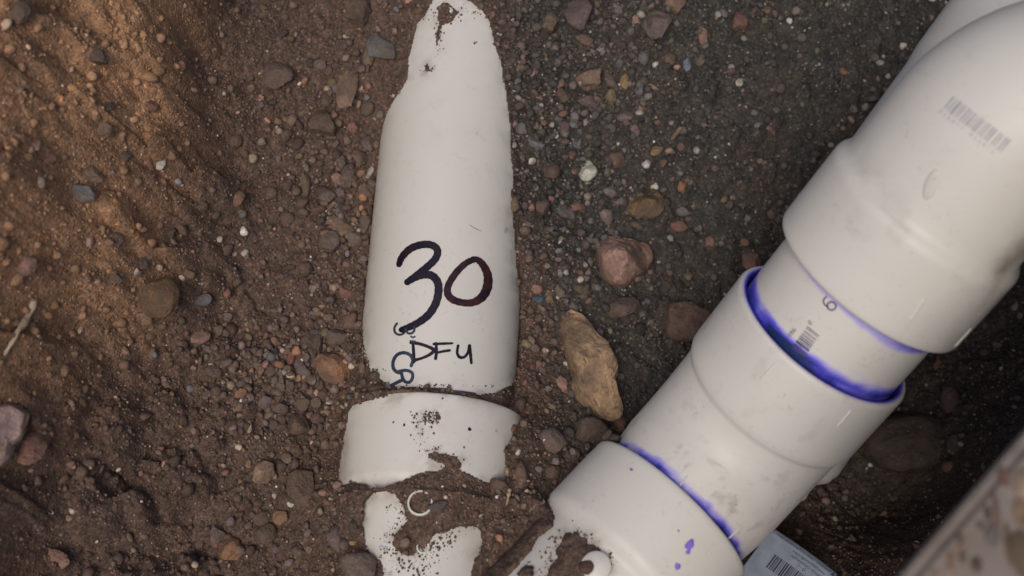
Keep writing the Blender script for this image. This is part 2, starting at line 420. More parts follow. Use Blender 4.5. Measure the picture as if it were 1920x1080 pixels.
def grey_mask(x, y):
    return sstep(-0.015, 0.035, x - 0.10 * (y - 0.03) * -0.6 + 0.03 * fbm(x * 12, y * 12, seed=8)) * sstep(-0.16, 0.0, y + 0.02 * fbm(x * 20, y * 20, seed=18))

def bank_edge(y): return -0.178 - 0.30 * np.maximum(0, 0.06 - y) + 0.05 * np.maximum(0, y - 0.06)
def rough_h(x, y):
    o = sstep(-0.13, -0.20, x)
    hgt = 0.0045 * fbm(x * 28, y * 28, seed=1, octv=3)
    hgt += o * (0.020 * fbm(x * 20, y * 22, seed=31, octv=4, gain=0.5) - 0.016 * np.abs(fbm(x * 32, y * 36, seed=33, octv=3, gain=0.5)))
    wx, wy = 0.3 * vnoise(x * 70, y * 70, seed=71), 0.3 * vnoise(x * 70, y * 70, seed=72)
    for sc_, am_, sd__ in ((27, 0.022, 61), (58, 0.011, 63)):
        d, v = worley(x * sc_ + wx, y * sc_ + wy, sd__)
        hgt += o * am_ * sstep(0.62, 0.30, d) * np.maximum(0, v - 0.42)
    hollow = sstep(0.42, 0.62, fbm(x * 30 + 4, y * 30, seed=81, octv=3)); hgt -= o * 0.012 * hollow
    be = x - bank_edge(y) + 0.012 * fbm(x * 30, y * 30, seed=83, octv=4)
    hgt += 0.013 * sstep(0.007, -0.010, be) * sstep(0.25, 0.02, -be) * sstep(-0.08, 0.02, y)
    d, v = worley(x * 95, y * 95, 4); cl = sstep(-0.1, 0.35, fbm(x * 16, y * 16, seed=5, octv=2))
    hgt += cl * 0.0042 * np.maximum(0, 1 - d * d * 1.6) * (v > 0.45)
    d, v = worley(x * 230, y * 230, 12)
    hgt += 0.0018 * np.maximum(0, 1 - d * d * 1.7) * (v * v)
    hgt += 0.0016 * fbm(x * 170, y * 170, seed=2, octv=3, gain=0.65)
    d, v = worley(x * 430, y * 430, 22)
    hgt += 0.0009 * np.maximum(0, 1 - d * d * 1.7) * v
    return hgt

P_PIPE, P_HUB, P_BODY = plan(POLY_PIPE, LP), plan(POLY_HUB, LH), plan(POLY_BODY, LB)
I_PIPE = [plan(p, LP) for p in ISL_PIPE]
def rfit_hit(px, py):
    t = along(px, py, LRH)
    return (LRH if t > -0.042 else LRB).hit(px, py)
P_RFIT = np.array([rfit_hit(*p) for p in POLY_RFIT]); I_RFIT = [np.array([rfit_hit(*p) for p in q]) for q in ISL_RFIT]
S_HUB = (LH.a[1] - 0) * 0 + float((LH.hit(812, 735) - LH.a) @ dL)      # socket mouth, measured along the pipe
S_HUBEND = S_HUB - 0.052

def ground_h(x, y, detail=True):
    h = base_h(x, y)
    if detail:
        _, u_, _ = LP.surf_z(x, y); calm = 1 - 0.75 * sstep(0.012, 0.002, np.abs(np.abs(u_) - PIPE_R)) * (y > -0.065)
        h = h + rough_h(x, y) * calm
    jit = 0.0011 * fbm(x * 190, y * 190, seed=40, octv=3, gain=0.6); jit_p = 0.0007 * fbm(x * 60, y * 60, seed=41, octv=2) + 0.2 * jit * (y < -0.03)
    # --- marked pipe, socket and fitting body
    m = (np.abs(x - A_L[0]) < 0.085) & (np.abs(y) < 0.30)
    if m.any():
        xs, ys, hs = x[m], y[m], h[m]; j = jit[m]
        zp, u, t = LP.surf_z(xs, ys); zh, _, _ = LH.surf_z(xs, ys); zb, _, _ = LB.surf_z(xs, ys)
        isl = np.full(xs.shape, 1e9)
        for q in I_PIPE: isl = np.minimum(isl, sdist(q, xs, ys))
        for zone, poly, zs, rad in (((t > S_HUB + 0.001), P_PIPE, zp, LP.r), ((t <= S_HUB + 0.001) & (t > S_HUBEND), P_HUB, zh, LH.r), ((t <= S_HUBEND), P_BODY, zb, LB.r)):
            if not zone.any(): continue
            sd = sdist(poly, xs, ys) + (jit_p[m] if poly is P_PIPE else j)
            if poly is P_PIPE: sd = np.maximum(sd, -(isl + j))
            inside_w = np.abs(u) < rad
            if poly is P_BODY: zs = zs + (zh - zs + 0.0005) * sstep(0.035, 0.0, S_HUBEND - t) * (sd > 0)
            depth_ = np.where(sd < 0, -0.014 * sstep(0, 0.0045, -sd), 0.0005 + 0.0042 * sstep(0, 0.018, sd) + 0.35 * rough_h(xs, ys) * sstep(0, 0.004, sd))
            tgt = zs + depth_
            hs = np.where(zone & inside_w & (sd < 0), np.minimum(hs, tgt), hs)
            hs = np.where(zone & inside_w & (sd >= 0), np.maximum(hs, tgt), hs)
            hs = np.where(zone & ~inside_w & (sd < 0.001), np.minimum(hs, A_L[2] - 0.004), hs)
        h = h.copy(); h[m] = hs
    # --- fitting on the right
    zh, u, t = LRH.surf_z(x, y)
    m = (t < 0.004) & (u < 0.06) & (u > -0.10) & (t > -0.3)
    if m.any():
        xs, ys, hs, us, ts = x[m], y[m], h[m], u[m], t[m]; j = jit[m]
        rad = np.where(ts > -0.042, HUB_R, LRB.r)
        zs = L0[2] + np.sqrt(np.maximum(rad ** 2 - us ** 2, 0))
        sd = sdist(P_RFIT, xs, ys) + j
        isl = np.full(xs.shape, 1e9)
        for q in I_RFIT: isl = np.minimum(isl, sdist(q, xs, ys))
        isl = isl + 2.2 * j
        inside = (np.abs(us) < rad)
        clear = inside & (sd < 0) & (isl > 0)
        hs = np.where(clear, np.minimum(hs, zs - 0.014 * sstep(0, 0.004, np.minimum(-sd, isl))), hs)
        rise = (sd >= 0) & (us < 0) & (ts < -0.040) & (sd < 0.022)      # earth banked up against the fitting
        hs = np.where(rise, np.maximum(hs, (0.052 - 0.95 * sd) * sstep(-0.040, -0.050, ts) + hs * (1 - sstep(-0.040, -0.050, ts)) + 0.7 * rough_h(xs, ys) * sstep(0, 0.004, sd)), hs)
        cov = inside & (sd >= 0) & (us < 0)
        hs = np.where(cov, np.maximum(hs, zs + 0.0004 + 0.0035 * sstep(0, 0.010, sd) + 0.8 * np.abs(rough_h(xs, ys)) * sstep(0, 0.003, sd)), hs)
        pile = inside & (isl <= 0)
        hs = np.where(pile, zs + 0.0004 + 0.003 * sstep(0, 0.006, -isl) + 0.4 * np.abs(rough_h(xs, ys)), hs)
        h = h.copy(); h[m] = hs
    return h

def axis_grid(a, b, step, far, growth=1.28):
    core = list(np.arange(a, b + step * 0.5, step)); s = step; lo, hi = [], []
    p = core[-1]
    while p < far: s = min(s * growth, 3.0); p += s; hi.append(p)
    s = step; p = core[0]
    while p > -far: s = min(s * growth, 3.0); p -= s; lo.append(p)
    return np.array(lo[::-1] + core + hi)
GX = axis_grid(-0.325, 0.325, 0.00077, 40.0); GY = axis_grid(-0.160, 0.232, 0.00077, 40.0)
XX, YY = np.meshgrid(GX, GY)
ZZ = ground_h(XX, YY)
def hz(x, y):
    """ground height at points, from the finished sheet"""
    x, y = np.atleast_1d(np.asarray(x, float)), np.atleast_1d(np.asarray(y, float))
    i = np.clip(np.searchsorted(GX, x) - 1, 0, len(GX) - 2); j = np.clip(np.searchsorted(GY, y) - 1, 0, len(GY) - 2)
    fx = (x - GX[i]) / (GX[i + 1] - GX[i]); fy = (y - GY[j]) / (GY[j + 1] - GY[j])
    return (ZZ[j, i] * (1 - fx) + ZZ[j, i + 1] * fx) * (1 - fy) + (ZZ[j + 1, i] * (1 - fx) + ZZ[j + 1, i + 1] * fx) * fy
def on_ground(px, py):
    """where the line of sight through a photograph pixel first meets the soil"""
    v = ray(px, py); zs = np.linspace(0.34, -0.12, 240); q = CAM + v * ((zs - CAM[2]) / v[2])[:, None]
    d = zs - hz(q[:, 0], q[:, 1]); k = int(np.argmax(d <= 0)) if (d <= 0).any() else len(d) - 1
    k = max(k, 1); f = d[k - 1] / (d[k - 1] - d[k] + 1e-12)
    return q[k - 1] + (q[k] - q[k - 1]) * min(max(f, 0), 1)

nx, ny = len(GX), len(GY)
idx = np.arange(nx * ny).reshape(ny, nx)
quads = np.stack([idx[:-1, :-1], idx[:-1, 1:], idx[1:, 1:], idx[1:, :-1]], -1).reshape(-1, 4)
me = mesh_np('ground', np.stack([XX, YY, ZZ], -1).reshape(-1, 3), quads, 4); smooth(me)
fattr(me, 'ochre', ochre_mask(XX, YY, ZZ).ravel()); fattr(me, 'grey', grey_mask(XX, YY).ravel())
tag(obj('ground', me, M_SOIL), kind='structure')

# ------------------------------------------------------------------ stones
def ico(sub):
    bm = bmesh.new(); bmesh.ops.create_icosphere(bm, subdivisions=sub, radius=1.0)
    V = np.array([v.co[:] for v in bm.verts]); Fc = np.array([[v.index for v in f.verts] for f in bm.faces]); bm.free(); return V, Fc
ICO = {k: ico(k) for k in (1, 2, 3, 4)}
PAL = dict(brown=(.125,.082,.062), tan=(.21,.145,.10), greybrown=(.135,.108,.092), dark=(.060,.048,.043), pink=(.34,.19,.155), red=(.21,.095,.075), orange=(.31,.155,.085),
           white=(.60,.57,.50), bluegrey=(.13,.145,.16), olive=(.125,.10,.055), yellow=(.28,.20,.085), teal=(.07,.12,.13), cream=(.46,.37,.27), mauve=(.16,.125,.135), dusty=(.105,.072,.052))

DUST = np.array([.15, .105, .078])
PAL = {k_: tuple(np.array(v_) * 0.78 * 1.22 + DUST * 0.22) for k_, v_ in PAL.items()}
def rock_verts(r, sub, angular=0.6, planes=14):
    V, Fc = ICO[sub]; V = V.copy()
    nrm = r.normal(size=(planes, 3)); nrm /= np.linalg.norm(nrm, axis=1)[:, None]
    k = r.uniform(0.62, 1.0, planes)
    d = V @ nrm.T
    rad = np.min(np.where(d > 0.05, k[None] / np.maximum(d, 0.05), 9.0), axis=1)
    rad = np.minimum(rad, 1.15)
    rad = rad * angular + (1 - angular) * 0.9
    o = r.uniform(0, 50, 3)
    rad *= 1 + 0.09 * fbm(V[:, 0] * 1.8 + o[0], V[:, 1] * 1.8 + o[1], V[:, 2] * 1.8 + o[2], seed=int(r.integers(999)), octv=4, gain=0.6)
    V = V * rad[:, None]
    V += 0.03 * np.stack([vnoise(V[:, 0] * 5 + o[1], V[:, 1] * 5, V[:, 2] * 5, seed=q_) for q_ in (1, 2, 3)], -1)
    V /= np.array([V[:, 0].max() - V[:, 0].min(), V[:, 1].max() - V[:, 1].min(), V[:, 2].max() - V[:, 2].min()])[None] * 0.5
    return V, Fc
def rock_mesh(name, r, sub, sx, sy, sz, rot, angular=0.6):
    V, Fc = rock_verts(r, sub, angular, int(r.integers(8, 15)))
    V = V * np.array([sx, sy, sz]) * 0.5
    c, s = math.cos(rot), math.sin(rot)
    V = V @ np.array([[c, s, 0], [-s, c, 0], [0, 0, 1]])
    tx, ty = r.normal(0, 0.18, 2)
    V[:, 2] += V[:, 0] * tx + V[:, 1] * ty
    me = mesh_np(name, V, Fc, 3); smooth(me); sharpen(me)
    return me
def sharpen(me, deg=24):
    bm = bmesh.new(); bm.from_mesh(me); lim = R_(deg)
    for e_ in bm.edges: e_.smooth = e_.calc_face_angle(0) < lim
    bm.to_mesh(me); bm.free()
def outline_mesh(name, pts, depth, hgt, r, sub=4, peak=(0, 0)):
    """rock whose plan outline is given; shaped as an uneven dome with real thickness"""
    P = np.array(pts, float); cx, cy = P.mean(0); D = P - [cx, cy]
    ang = np.arctan2(-D[:, 1], D[:, 0]); rad = np.hypot(D[:, 0], D[:, 1]) * depth / F
    o = np.argsort(ang); ang, rad = ang[o], rad[o]
    V, Fc = ICO[sub]; V = V.copy()
    th = np.arctan2(V[:, 1], V[:, 0]); rr = np.interp(th, np.r_[ang[-1] - 2 * math.pi, ang, ang[0] + 2 * math.pi], np.r_[rad[-1], rad, rad[0]])
    ch = np.hypot(V[:, 0], V[:, 1]) ** 0.75
    o = r.uniform(0, 50, 3)
    ridge = fbm(V[:, 0] * 1.6 + o[0], V[:, 1] * 1.6 + o[1], V[:, 2] * 1.6 + o[2], seed=5, octv=5, gain=0.6)
    W = np.stack([np.cos(th) * rr * ch, np.sin(th) * rr * ch / CT, np.sign(V[:, 2]) * hgt * np.maximum(1 - np.hypot(V[:, 0], V[:, 1]) ** 1.7, 0) ** 0.75 * (1 + 0.4 * ridge)], -1)
    W[:, 2] += (W[:, 0] * peak[0] + W[:, 1] * peak[1])
    xn, yn = W[:, 0] / rr.max(), W[:, 1] / rr.max(); top = V[:, 2] > 0
    for f_ in range(6):                                            # a few broken facets on the upper side
        ph = f_ * 1.05 + r.uniform(-0.4, 0.4); sl = r.uniform(0.5, 1.5); lim_ = hgt * (r.uniform(0.55, 0.95) - sl * (xn * math.cos(ph) + yn * math.sin(ph)))
        W[:, 2] = np.where(top, np.minimum(W[:, 2], np.maximum(lim_, -0.2 * hgt)), W[:, 2])
    W[:, 2] += hgt * 0.07 * fbm(V[:, 0] * 6 + o[1], V[:, 1] * 6, V[:, 2] * 6 + o[0], seed=15, octv=4, gain=0.6)
    W[:, :2] *= (1 + 0.10 * ridge)[:, None]
    me = mesh_np(name, W, Fc, 3); smooth(me); sharpen(me, 20); return me, (cx, cy)
STONES = []
def put_stone(me, px, py, col, hgt, sink, label, group, ground=None):
    q = on_ground(px, py) if ground is None else ground
    o = obj('stone', me, M_STONE); 
    o.location = (q[0], q[1], q[2] + hgt * (0.5 - sink))
    c = PAL[col] if isinstance(col, str) else col
    jt = random.uniform(0.88, 1.12); o.color = (c[0] * jt, c[1] * jt * random.uniform(.97, 1.03), c[2] * jt, 1)
    tag(o, label, 'stone', group); STONES.append((q[0], q[1], hgt)); return o

def stone(px, py, w_, h_, col, label=None, group=None, rot=0, ang=0.65, flat=0.62, sink=0.30):
    q = on_ground(px, py); dep = (q - CAM) @ FWD
    sx, sy = 1.1 * w_ * dep / F, 1.1 * h_ * dep / F / CT
    hgt = min(sx, sy) * flat * random.uniform(0.9, 1.15)
    r = np.random.default_rng(int(px * 7919 + py * 104729) % 2**31)
    me = rock_mesh('stone', r, 4 if max(w_, h_) > 38 else 3 if max(w_, h_) > 15 else 2, sx, sy, hgt, R_(rot), ang)
    return put_stone(me, px, py, col, hgt, sink, label, group, q)

# stones that can be told apart, each with its own look
big = [
 (628,686,66,62,'orange','orange brown stone with grey patch, largest in the gravel beside the marked pipe',0),
 (638,427,54,30,'tan','oblong tan stone lying aslant beside the marked pipe',-33),
 (618,456,38,38,'greybrown','blocky grey brown stone touching the oblong tan stone',0),
 (651,495,15,18,'pink','small pale pink pebble alone beside the marked pipe',0),
 (650,170,42,84,'tan','tall tan stone standing upright in the soil left of the narrow pipe end',3),
 (720,96,58,44,'bluegrey','flat blue grey slab stone near the buried end of the marked pipe',-25),
 (691,112,20,26,'tan','small tan pebble leaning on the flat blue grey slab stone',0),
 (518,147,62,50,'dusty','large dusty brown stone at the foot of the ochre bank',0),
 (604,234,46,54,'dusty','flat earth covered stone below the tall tan stone',20),
 (693,325,11,22,'white','small white chip touching the edge of the marked pipe',-30),
 (571,350,17,44,'olive','narrow olive stone standing in the gravel beside the marked pipe',0),
 (447,375,25,27,'orange','pinkish orange pebble alone on the dark soil slope',0),
 (378,565,38,22,'bluegrey','smooth blue grey oval pebble alone on the brown slope',5),
 (301,309,17,20,'white','small whitish pebble stuck in the ochre bank',0),
 (195,246,28,30,'tan','pale tan pebble stuck in the ochre bank',-30),
 (525,707,17,50,'greybrown','long thin grey brown stone in the gravel heap',18),
 (560,793,42,40,'brown','square brown stone at the lower edge of the gravel heap',-15),
 (466,801,14,22,'cream','small cream pebble in the gravel heap',10),
 (572,645,13,18,'bluegrey','small dark blue pebble in the gravel heap',0),
 (590,642,40,40,'dark','dark earthy stone above the orange brown stone',0),
 (635,637,38,30,'greybrown','grey brown stone leaning over the orange brown stone',-10),
 (567,912,48,64,'dusty','large sandy clod with an orange spot beside the white socket',8),
 (495,888,40,36,'tan','sand covered tan stone left of the large sandy clod',0),
 (605,924,18,12,'pink','small pink pebble between the sandy clod and the white socket',-10),
 (528,970,28,24,'orange','orange stone on the fine soil below the sandy clod',10),
 (500,1003,40,38,'brown','rounded brown stone sunk in the soil below the orange stone',0),
 (492,972,30,26,'brown','smaller brown stone touching the rounded sunken brown stone',0),
 (432,1033,44,38,'orange','rust coloured angular stone on the fine soil',0),
 (632,1010,34,46,'mauve','pinkish oval stone left of the printed fitting',5),
 (676,1068,62,54,'greybrown','large blunt grey brown stone against the printed fitting',0),
 (155,362,46,34,'bluegrey','dark blue grey stone set in the ochre bank',-10),
 (172,326,44,26,'tan','flat tan stone set in the ochre bank above the dark blue grey stone',-25),
 (180,108,46,26,'dark','dark stone in a hollow of the ochre bank',-25),
 (295,560,74,72,(.17,.10,.05),'large ochre boulder half hidden in the slope',0),
 (64,832,60,84,'red','reddish boulder beside the pale pink boulder in the bank',0),
 (110,1048,46,28,'pink','pinkish stone at the foot of the bank',-15),
 (40,25,40,52,'dusty','rounded earthy stone at the top of the ochre bank',0),
 (400,697,32,22,'brown','brown oval stone lying on fine grit',-25),
 (1080,36,54,52,'mauve','pinkish grey angular stone right of the buried pipe end',0),
 (1027,50,34,42,'dusty','dusty brown stone beside the pinkish grey angular stone',0),
 (1230,52,48,54,(.19,.155,.13),'pale brown triangular stone on the dark gravel',-35),
 (1268,12,38,32,'tan','tan stone above the pale brown triangular stone',0),
 (1136,55,14,12,'orange','small bright orange pebble on the dark gravel',0),
 (1102,152,46,36,'tan','tan brown wedge stone shading a dark gap in the gravel',25),
 (1141,147,20,36,'greybrown','narrow grey brown stone leaning beside the tan brown wedge stone',25),
 (1171,153,16,24,'yellow','yellowish chip right of the tan brown wedge stone',15),
 (1107,190,50,24,'mauve','flat pinkish grey stone under the tan brown wedge stone',8),
 (976,242,20,22,'bluegrey','round pale blue grey pebble next to the marked pipe',0),
 (1003,270,32,16,'bluegrey','oval slate blue pebble close to the marked pipe',-25),
 (1288,121,14,26,(.2,.24,.33),'blue and white chip on the dark gravel',0),
 (1386,44,28,26,'red','red pink pebble on the dark soil',0),
 (1318,70,20,32,'pink','pink pebble near the red pink pebble on the dark soil',10),
 (1034,322,30,30,'brown','brown triangular pebble left of the white stone',0),
 (1227,350,15,11,'white','tiny white chip above the olive brown stone',-25),
 (1278,350,16,24,'orange','orange tan pebble right of the olive brown stone',0),
 (1078,390,36,15,'red','flat red brown chip on the gravel below the white stone',10),
 (1058,400,40,18,'bluegrey','long grey green pebble under the flat red brown chip',-22),
 (1018,390,26,26,'brown','brown blocky pebble left of the long grey green pebble',0),
 (966,382,18,28,'olive','olive grey stone pressed against the marked pipe',0),
 (1007,543,22,16,'pink','pale pink chip next to bright blue gravel',30),
 (1010,561,22,14,(.06,.16,.22),'bright teal blue pebble under the pale pink chip',10),
 (1162,577,60,44,'dark','dark flat stone just below the speckled pinkish boulder',0),
 (1278,602,84,74,(.10,.062,.048),'dark brown rounded stone beside the white riser pipe',0),
 (1405,492,34,40,'red','dull red stone peeping out by the riser pipe',0),
 (1055,720,20,34,'pink','pink lump touching the long yellow brown rock',20),
 (1160,798,28,26,'red','dark reddish stone under the tip of the long yellow brown rock',-20),
 (1105,815,68,46,'dark','dark flat stone below the long yellow brown rock',10),
 (1036,829,52,40,(.20,.15,.125),'rounded pinkish brown stone between the two white sockets',-30),
 (978,888,22,36,'brown','oval brown stone right of the broken socket edge',8),
 (932,908,32,20,'brown','brown stone sitting on the corner of the broken socket',-10),
 (1705,836,176,100,(.075,.060,.052),'large dark oval cobble under the riser pipe',0),
 (1780,753,36,46,(.085,.062,.055),'dark upright stone above the large dark oval cobble',0),
 (1788,832,26,30,'dark','small dark stone right of the large dark oval cobble',0),
 (1776,876,22,18,'red','small reddish stone near the large dark oval cobble',0),
 (984,974,16,16,'greybrown','small grey pebble on soil between the two fittings',0),
 (820,951,36,22,(.10,.09,.09),'small grey stone lying beside the moulded ring on the fitting',10),
]
for px, py, w_, h_, c, lab, rot in big:
    rounded = any(k in lab for k in ('oval', 'round', 'boulder'))
    stone(px, py, w_, h_, c, lab, None, rot, ang=0.2 if 'cobble' in lab else 0.6 if rounded else 0.95, flat=0.72 if max(w_, h_) > 55 else 0.85)
# rocks with an outline of their own
def shaped(pts, col, hgt_k, label, peak=(0, 0), seed=1, sink=0.32):
    P = np.array(pts, float); c = P.mean(0); q = on_ground(*c); dep = (q - CAM) @ FWD
    wid = (P.max(0) - P.min(0)).min() * dep / F
    hgt = wid * hgt_k
    me, _ = outline_mesh('stone', pts, dep, hgt * 0.62, np.random.default_rng(seed), 4, peak)
    o = put_stone(me, c[0], c[1], col, hgt, sink, label, None, q)
shaped([(1052,605),(1070,590),(1095,604),(1118,640),(1145,668),(1157,700),(1150,725),(1158,750),(1165,778),(1156,788),(1138,794),(1118,788),(1105,770),(1080,755),(1070,735),(1072,712),(1062,680),(1054,640)], (.35,.235,.145), 1.35, 'long yellow brown rock tapering at both ends between the two pipes', (0.1, 0.05), 3)
shaped([(1101,302),(1112,312),(1120,326),(1112,336),(1096,343),(1088,336),(1084,325),(1092,314)], (.60,.58,.50), 1.1, 'white angular stone on the dark gravel', (0, 0), 5)
shaped([(1124,444),(1140,452),(1165,462),(1195,462),(1216,468),(1226,488),(1215,510),(1190,522),(1168,540),(1148,542),(1128,528),(1118,500),(1118,470)], (.34,.205,.17), 1.3, 'speckled pinkish boulder with a pointed corner right of the marked pipe', (0, 0.05), 8)
shaped([(1168,385),(1185,362),(1210,357),(1236,364),(1246,385),(1238,405),(1205,412),(1180,408)], (.15,.105,.05), 1.1, 'olive brown rounded stone on the dark gravel', (0, 0), 9)
shaped([(0,765),(30,765),(55,780),(50,805),(30,835),(20,870),(0,880),(-30,850),(-35,800)], (.42,.30,.27), 0.9, 'pale pink boulder sticking out of the bank', (0, 0), 12)

# smaller stones that only their place tells apart
G = {'l': ('loose gravel left of the marked pipe', 'in the loose gravel left of the marked pipe'),
     'r': ('gravel right of the marked pipe', 'in the dark gravel right of the marked pipe'),
     'b': ('pebbles in the ochre bank', 'stuck in the ochre trench bank'),
     's': ('pebbles on fine soil', 'on fine soil around the fittings')}
CW = dict(brown='brown', tan='tan', greybrown='grey brown', dark='dark', pink='pink', red='reddish', orange='orange', white='white', bluegrey='blue grey', olive='olive', yellow='yellowish', teal='teal', cream='cream', mauve='mauve grey', dusty='earth coated')
LAND = [(628,686,'the orange brown stone with grey patch'),(638,427,'the oblong tan stone'),(650,170,'the tall tan upright stone'),(720,96,'the flat blue grey slab stone'),(604,234,'the flat earth covered stone'),
 (571,350,'the narrow olive stone'),(525,707,'the long thin grey brown stone'),(560,793,'the square brown stone'),(466,801,'the cream pebble in the gravel heap'),(567,912,'the large sandy clod'),(528,970,'the orange stone on fine soil'),
 (432,1033,'the rust coloured angular stone'),(632,1010,'the pinkish oval stone by the printed fitting'),(155,362,'the dark stone in the ochre bank'),(295,560,'the large ochre boulder'),(180,108,'the dark stone in the bank hollow'),(64,832,'the pale pink boulder'),
 (518,147,'the large dusty brown stone'),(447,375,'the pinkish orange pebble on the slope'),(400,697,'the brown oval stone on grit'),(693,325,'the white chip by the marked pipe'),(1080,36,'the pinkish grey angular stone'),(1230,52,'the pale brown triangular stone'),(1102,152,'the tan brown wedge stone'),
 (976,242,'the round pale blue grey pebble'),(1101,323,'the white angular stone'),(1207,385,'the olive brown rounded stone'),(1172,495,'the speckled pinkish boulder'),(1058,400,'the long grey green pebble'),(1010,561,'the bright teal blue pebble'),
 (1107,692,'the long yellow brown rock'),(1278,602,'the dark brown rounded stone'),(1036,829,'the rounded pinkish brown stone'),(978,888,'the oval brown stone by the broken socket'),(1386,44,'the red pink pebble'),(1705,836,'the large dark oval cobble'),(1405,492,'the dull red stone by the riser'),(1640,110,'the riser, on dark soil'),(820,951,'the moulded ring')]
def small(px, py, w_, h_, col, reg, rot=0):
    mark = min(LAND, key=lambda t_: math.hypot(t_[0] - px, t_[1] - py))[2]; m_ = max(w_, h_); a_ = m_ / min(w_, h_)
    lab = '%s%s %s pebble near %s' % ('tiny' if m_ < 13 else 'small' if m_ < 21 else 'mid sized', ' elongated' if a_ > 1.55 else '', CW[col], mark)
    stone(px, py, w_, h_, col, lab, 'loose pebbles near ' + mark[4:], rot, ang=random.uniform(0.75, 1.0), flat=0.8, sink=0.28)
SM = [(654,608,38,22,'brown','l'),(668,452,26,26,'greybrown','l'),(684,424,22,32,'greybrown','l'),(645,466,14,16,'tan','l'),(649,552,28,18,'red','l'),(668,25,44,50,'dusty','l'),(612,188,20,28,'brown','l'),
 (637,302,20,32,'greybrown','l'),(655,330,24,48,'greybrown','l'),(675,300,26,26,'brown','l'),(692,270,24,30,'mauve','l'),(688,202,26,28,'dusty','l'),(663,240,18,16,'red','l'),(632,338,22,18,'pink','l'),
 (613,368,32,30,'greybrown','l'),(567,382,22,22,'brown','l'),(596,395,30,16,'brown','l'),(688,358,30,24,'brown','l'),(540,668,24,30,'red','l'),(508,695,20,24,'greybrown','l'),(563,690,20,28,'mauve','l'),
 (584,712,18,18,'greybrown','l'),(540,725,24,20,'greybrown','l'),(582,734,14,14,'tan','l'),(597,722,14,20,'brown','l'),(609,740,24,24,'brown','l'),(594,757,20,20,'tan','l'),(565,758,32,24,'olive','l'),
 (520,748,28,20,'brown','l'),(498,755,22,26,'mauve','l'),(525,767,30,20,'dark','l'),(502,779,24,13,'tan','l'),(512,795,24,18,'dark','l'),(618,755,12,10,'white','l'),(625,765,10,11,'pink','l'),
 (579,779,10,14,'pink','l'),(594,777,12,12,'brown','l'),(496,648,10,12,'orange','l'),(582,655,16,12,'brown','l'),(574,672,14,14,'mauve','l'),(560,710,12,12,'orange','l'),(571,717,10,12,'brown','l'),
 (487,690,24,14,'olive','l'),(452,722,16,14,'greybrown','l'),(450,738,22,14,'orange','l'),(467,748,18,14,'mauve','l'),(538,860,24,18,'tan','s'),(553,903,20,12,'orange','s'),(465,870,14,14,'orange','s'),
 (408,1005,26,26,'greybrown','s'),(665,990,20,24,'dark','s'),(663,1018,14,10,'yellow','s'),(518,1030,16,16,'mauve','s'),(545,945,13,10,'white','s'),(515,930,8,8,'white','s'),(580,1030,14,12,'tan','s'),(565,1035,12,12,'brown','s'),
 (1077,858,16,30,'brown','s'),(1044,860,16,14,'brown','s'),(1062,855,14,16,'brown','s'),(1035,886,24,22,'dusty','s'),(995,912,12,18,'orange','s'),(1040,905,10,10,'red','s'),(890,967,9,9,'orange','s'),
 (66,276,26,18,'pink','b'),(220,450,24,28,'tan','b'),(215,522,32,18,'dusty','b'),(270,495,16,22,'dark','b'),(285,200,20,22,'red','b'),(50,500,36,34,'pink','b'),(378,634,36,24,'pink','b'),(90,300,30,16,'red','b'),(235,295,26,20,'dark','b'),(198,435,16,8,'cream','b'),(256,510,10,12,'white','b'),(205,200,16,20,'dark','b'),(35,170,20,14,'tan','b'),(150,620,12,14,'cream','b'),(320,440,22,18,'dark','b'),
 (1098,77,30,18,'brown','r'),(1190,38,14,16,'pink','r'),(1127,92,11,10,'white','r'),(1160,122,16,16,'teal','r'),(1146,184,22,22,'olive','r'),(1047,160,20,10,'orange','r'),(1051,178,20,40,'dusty','r'),
 (1012,183,14,10,'pink','r'),(982,195,14,14,'red','r'),(1055,215,18,16,'red','r'),(1112,218,12,9,'white','r'),(1098,231,12,11,'white','r'),(1077,231,12,24,'yellow','r'),(1020,231,14,14,'orange','r'),(1035,235,10,10,'white','r'),
 (1060,245,26,24,'mauve','r'),(1147,240,14,14,'bluegrey','r'),(1172,220,26,20,'mauve','r'),(1200,165,14,28,'bluegrey','r'),(1221,162,26,8,'tan','r'),(1255,112,20,22,'brown','r'),(1206,112,18,20,'bluegrey','r'),
 (979,127,11,14,'pink','r'),(1003,133,10,14,'pink','r'),(981,107,11,10,'pink','r'),(1232,230,12,10,'pink','r'),(1200,203,18,12,'pink','r'),(1268,250,10,26,'tan','r'),(1580,135,13,14,'orange','r'),(998,303,12,14,'white','r'),
 (1230,283,24,16,'yellow','r'),(1155,300,30,26,'brown','r'),(1033,372,14,14,'red','r'),(1073,292,16,14,'red','r'),(1270,425,36,18,'red','r'),(1195,425,24,12,'brown','r'),(1137,408,24,26,'mauve','r'),(1280,398,30,16,'bluegrey','r'),
 (1146,360,24,18,'mauve','r'),(1290,338,18,12,'tan','r'),(1077,320,10,14,'pink','r'),(1030,560,14,18,'tan','r'),(1220,604,14,10,'bluegrey','r'),(995,582,14,14,'olive','r'),(1060,268,18,16,'brown','r'),(1000,652,20,14,'mauve','r'),(1022,628,12,12,'bluegrey','r'),(995,606,10,8,'red','r'),
 (1118,540,20,14,'bluegrey','r'),(1090,545,24,20,'olive','r'),(1075,575,16,12,'bluegrey','r'),(1050,548,20,16,'greybrown','r'),(1756,684,11,18,'red','r'),(1660,170,12,8,'tan','r'),(1600,205,16,12,'bluegrey','r'),(1440,20,12,12,'tan','r'),(1480,40,10,10,'white','r'),(1450,250,12,12,'dark','r'),(1395,455,14,14,'orange','r'),(1398,410,18,14,'bluegrey','r'),(1420,235,14,12,'bluegrey','r'),(1640,110,14,12,'mauve','r')]
for t in SM: small(*t, rot=random.uniform(-40, 40))
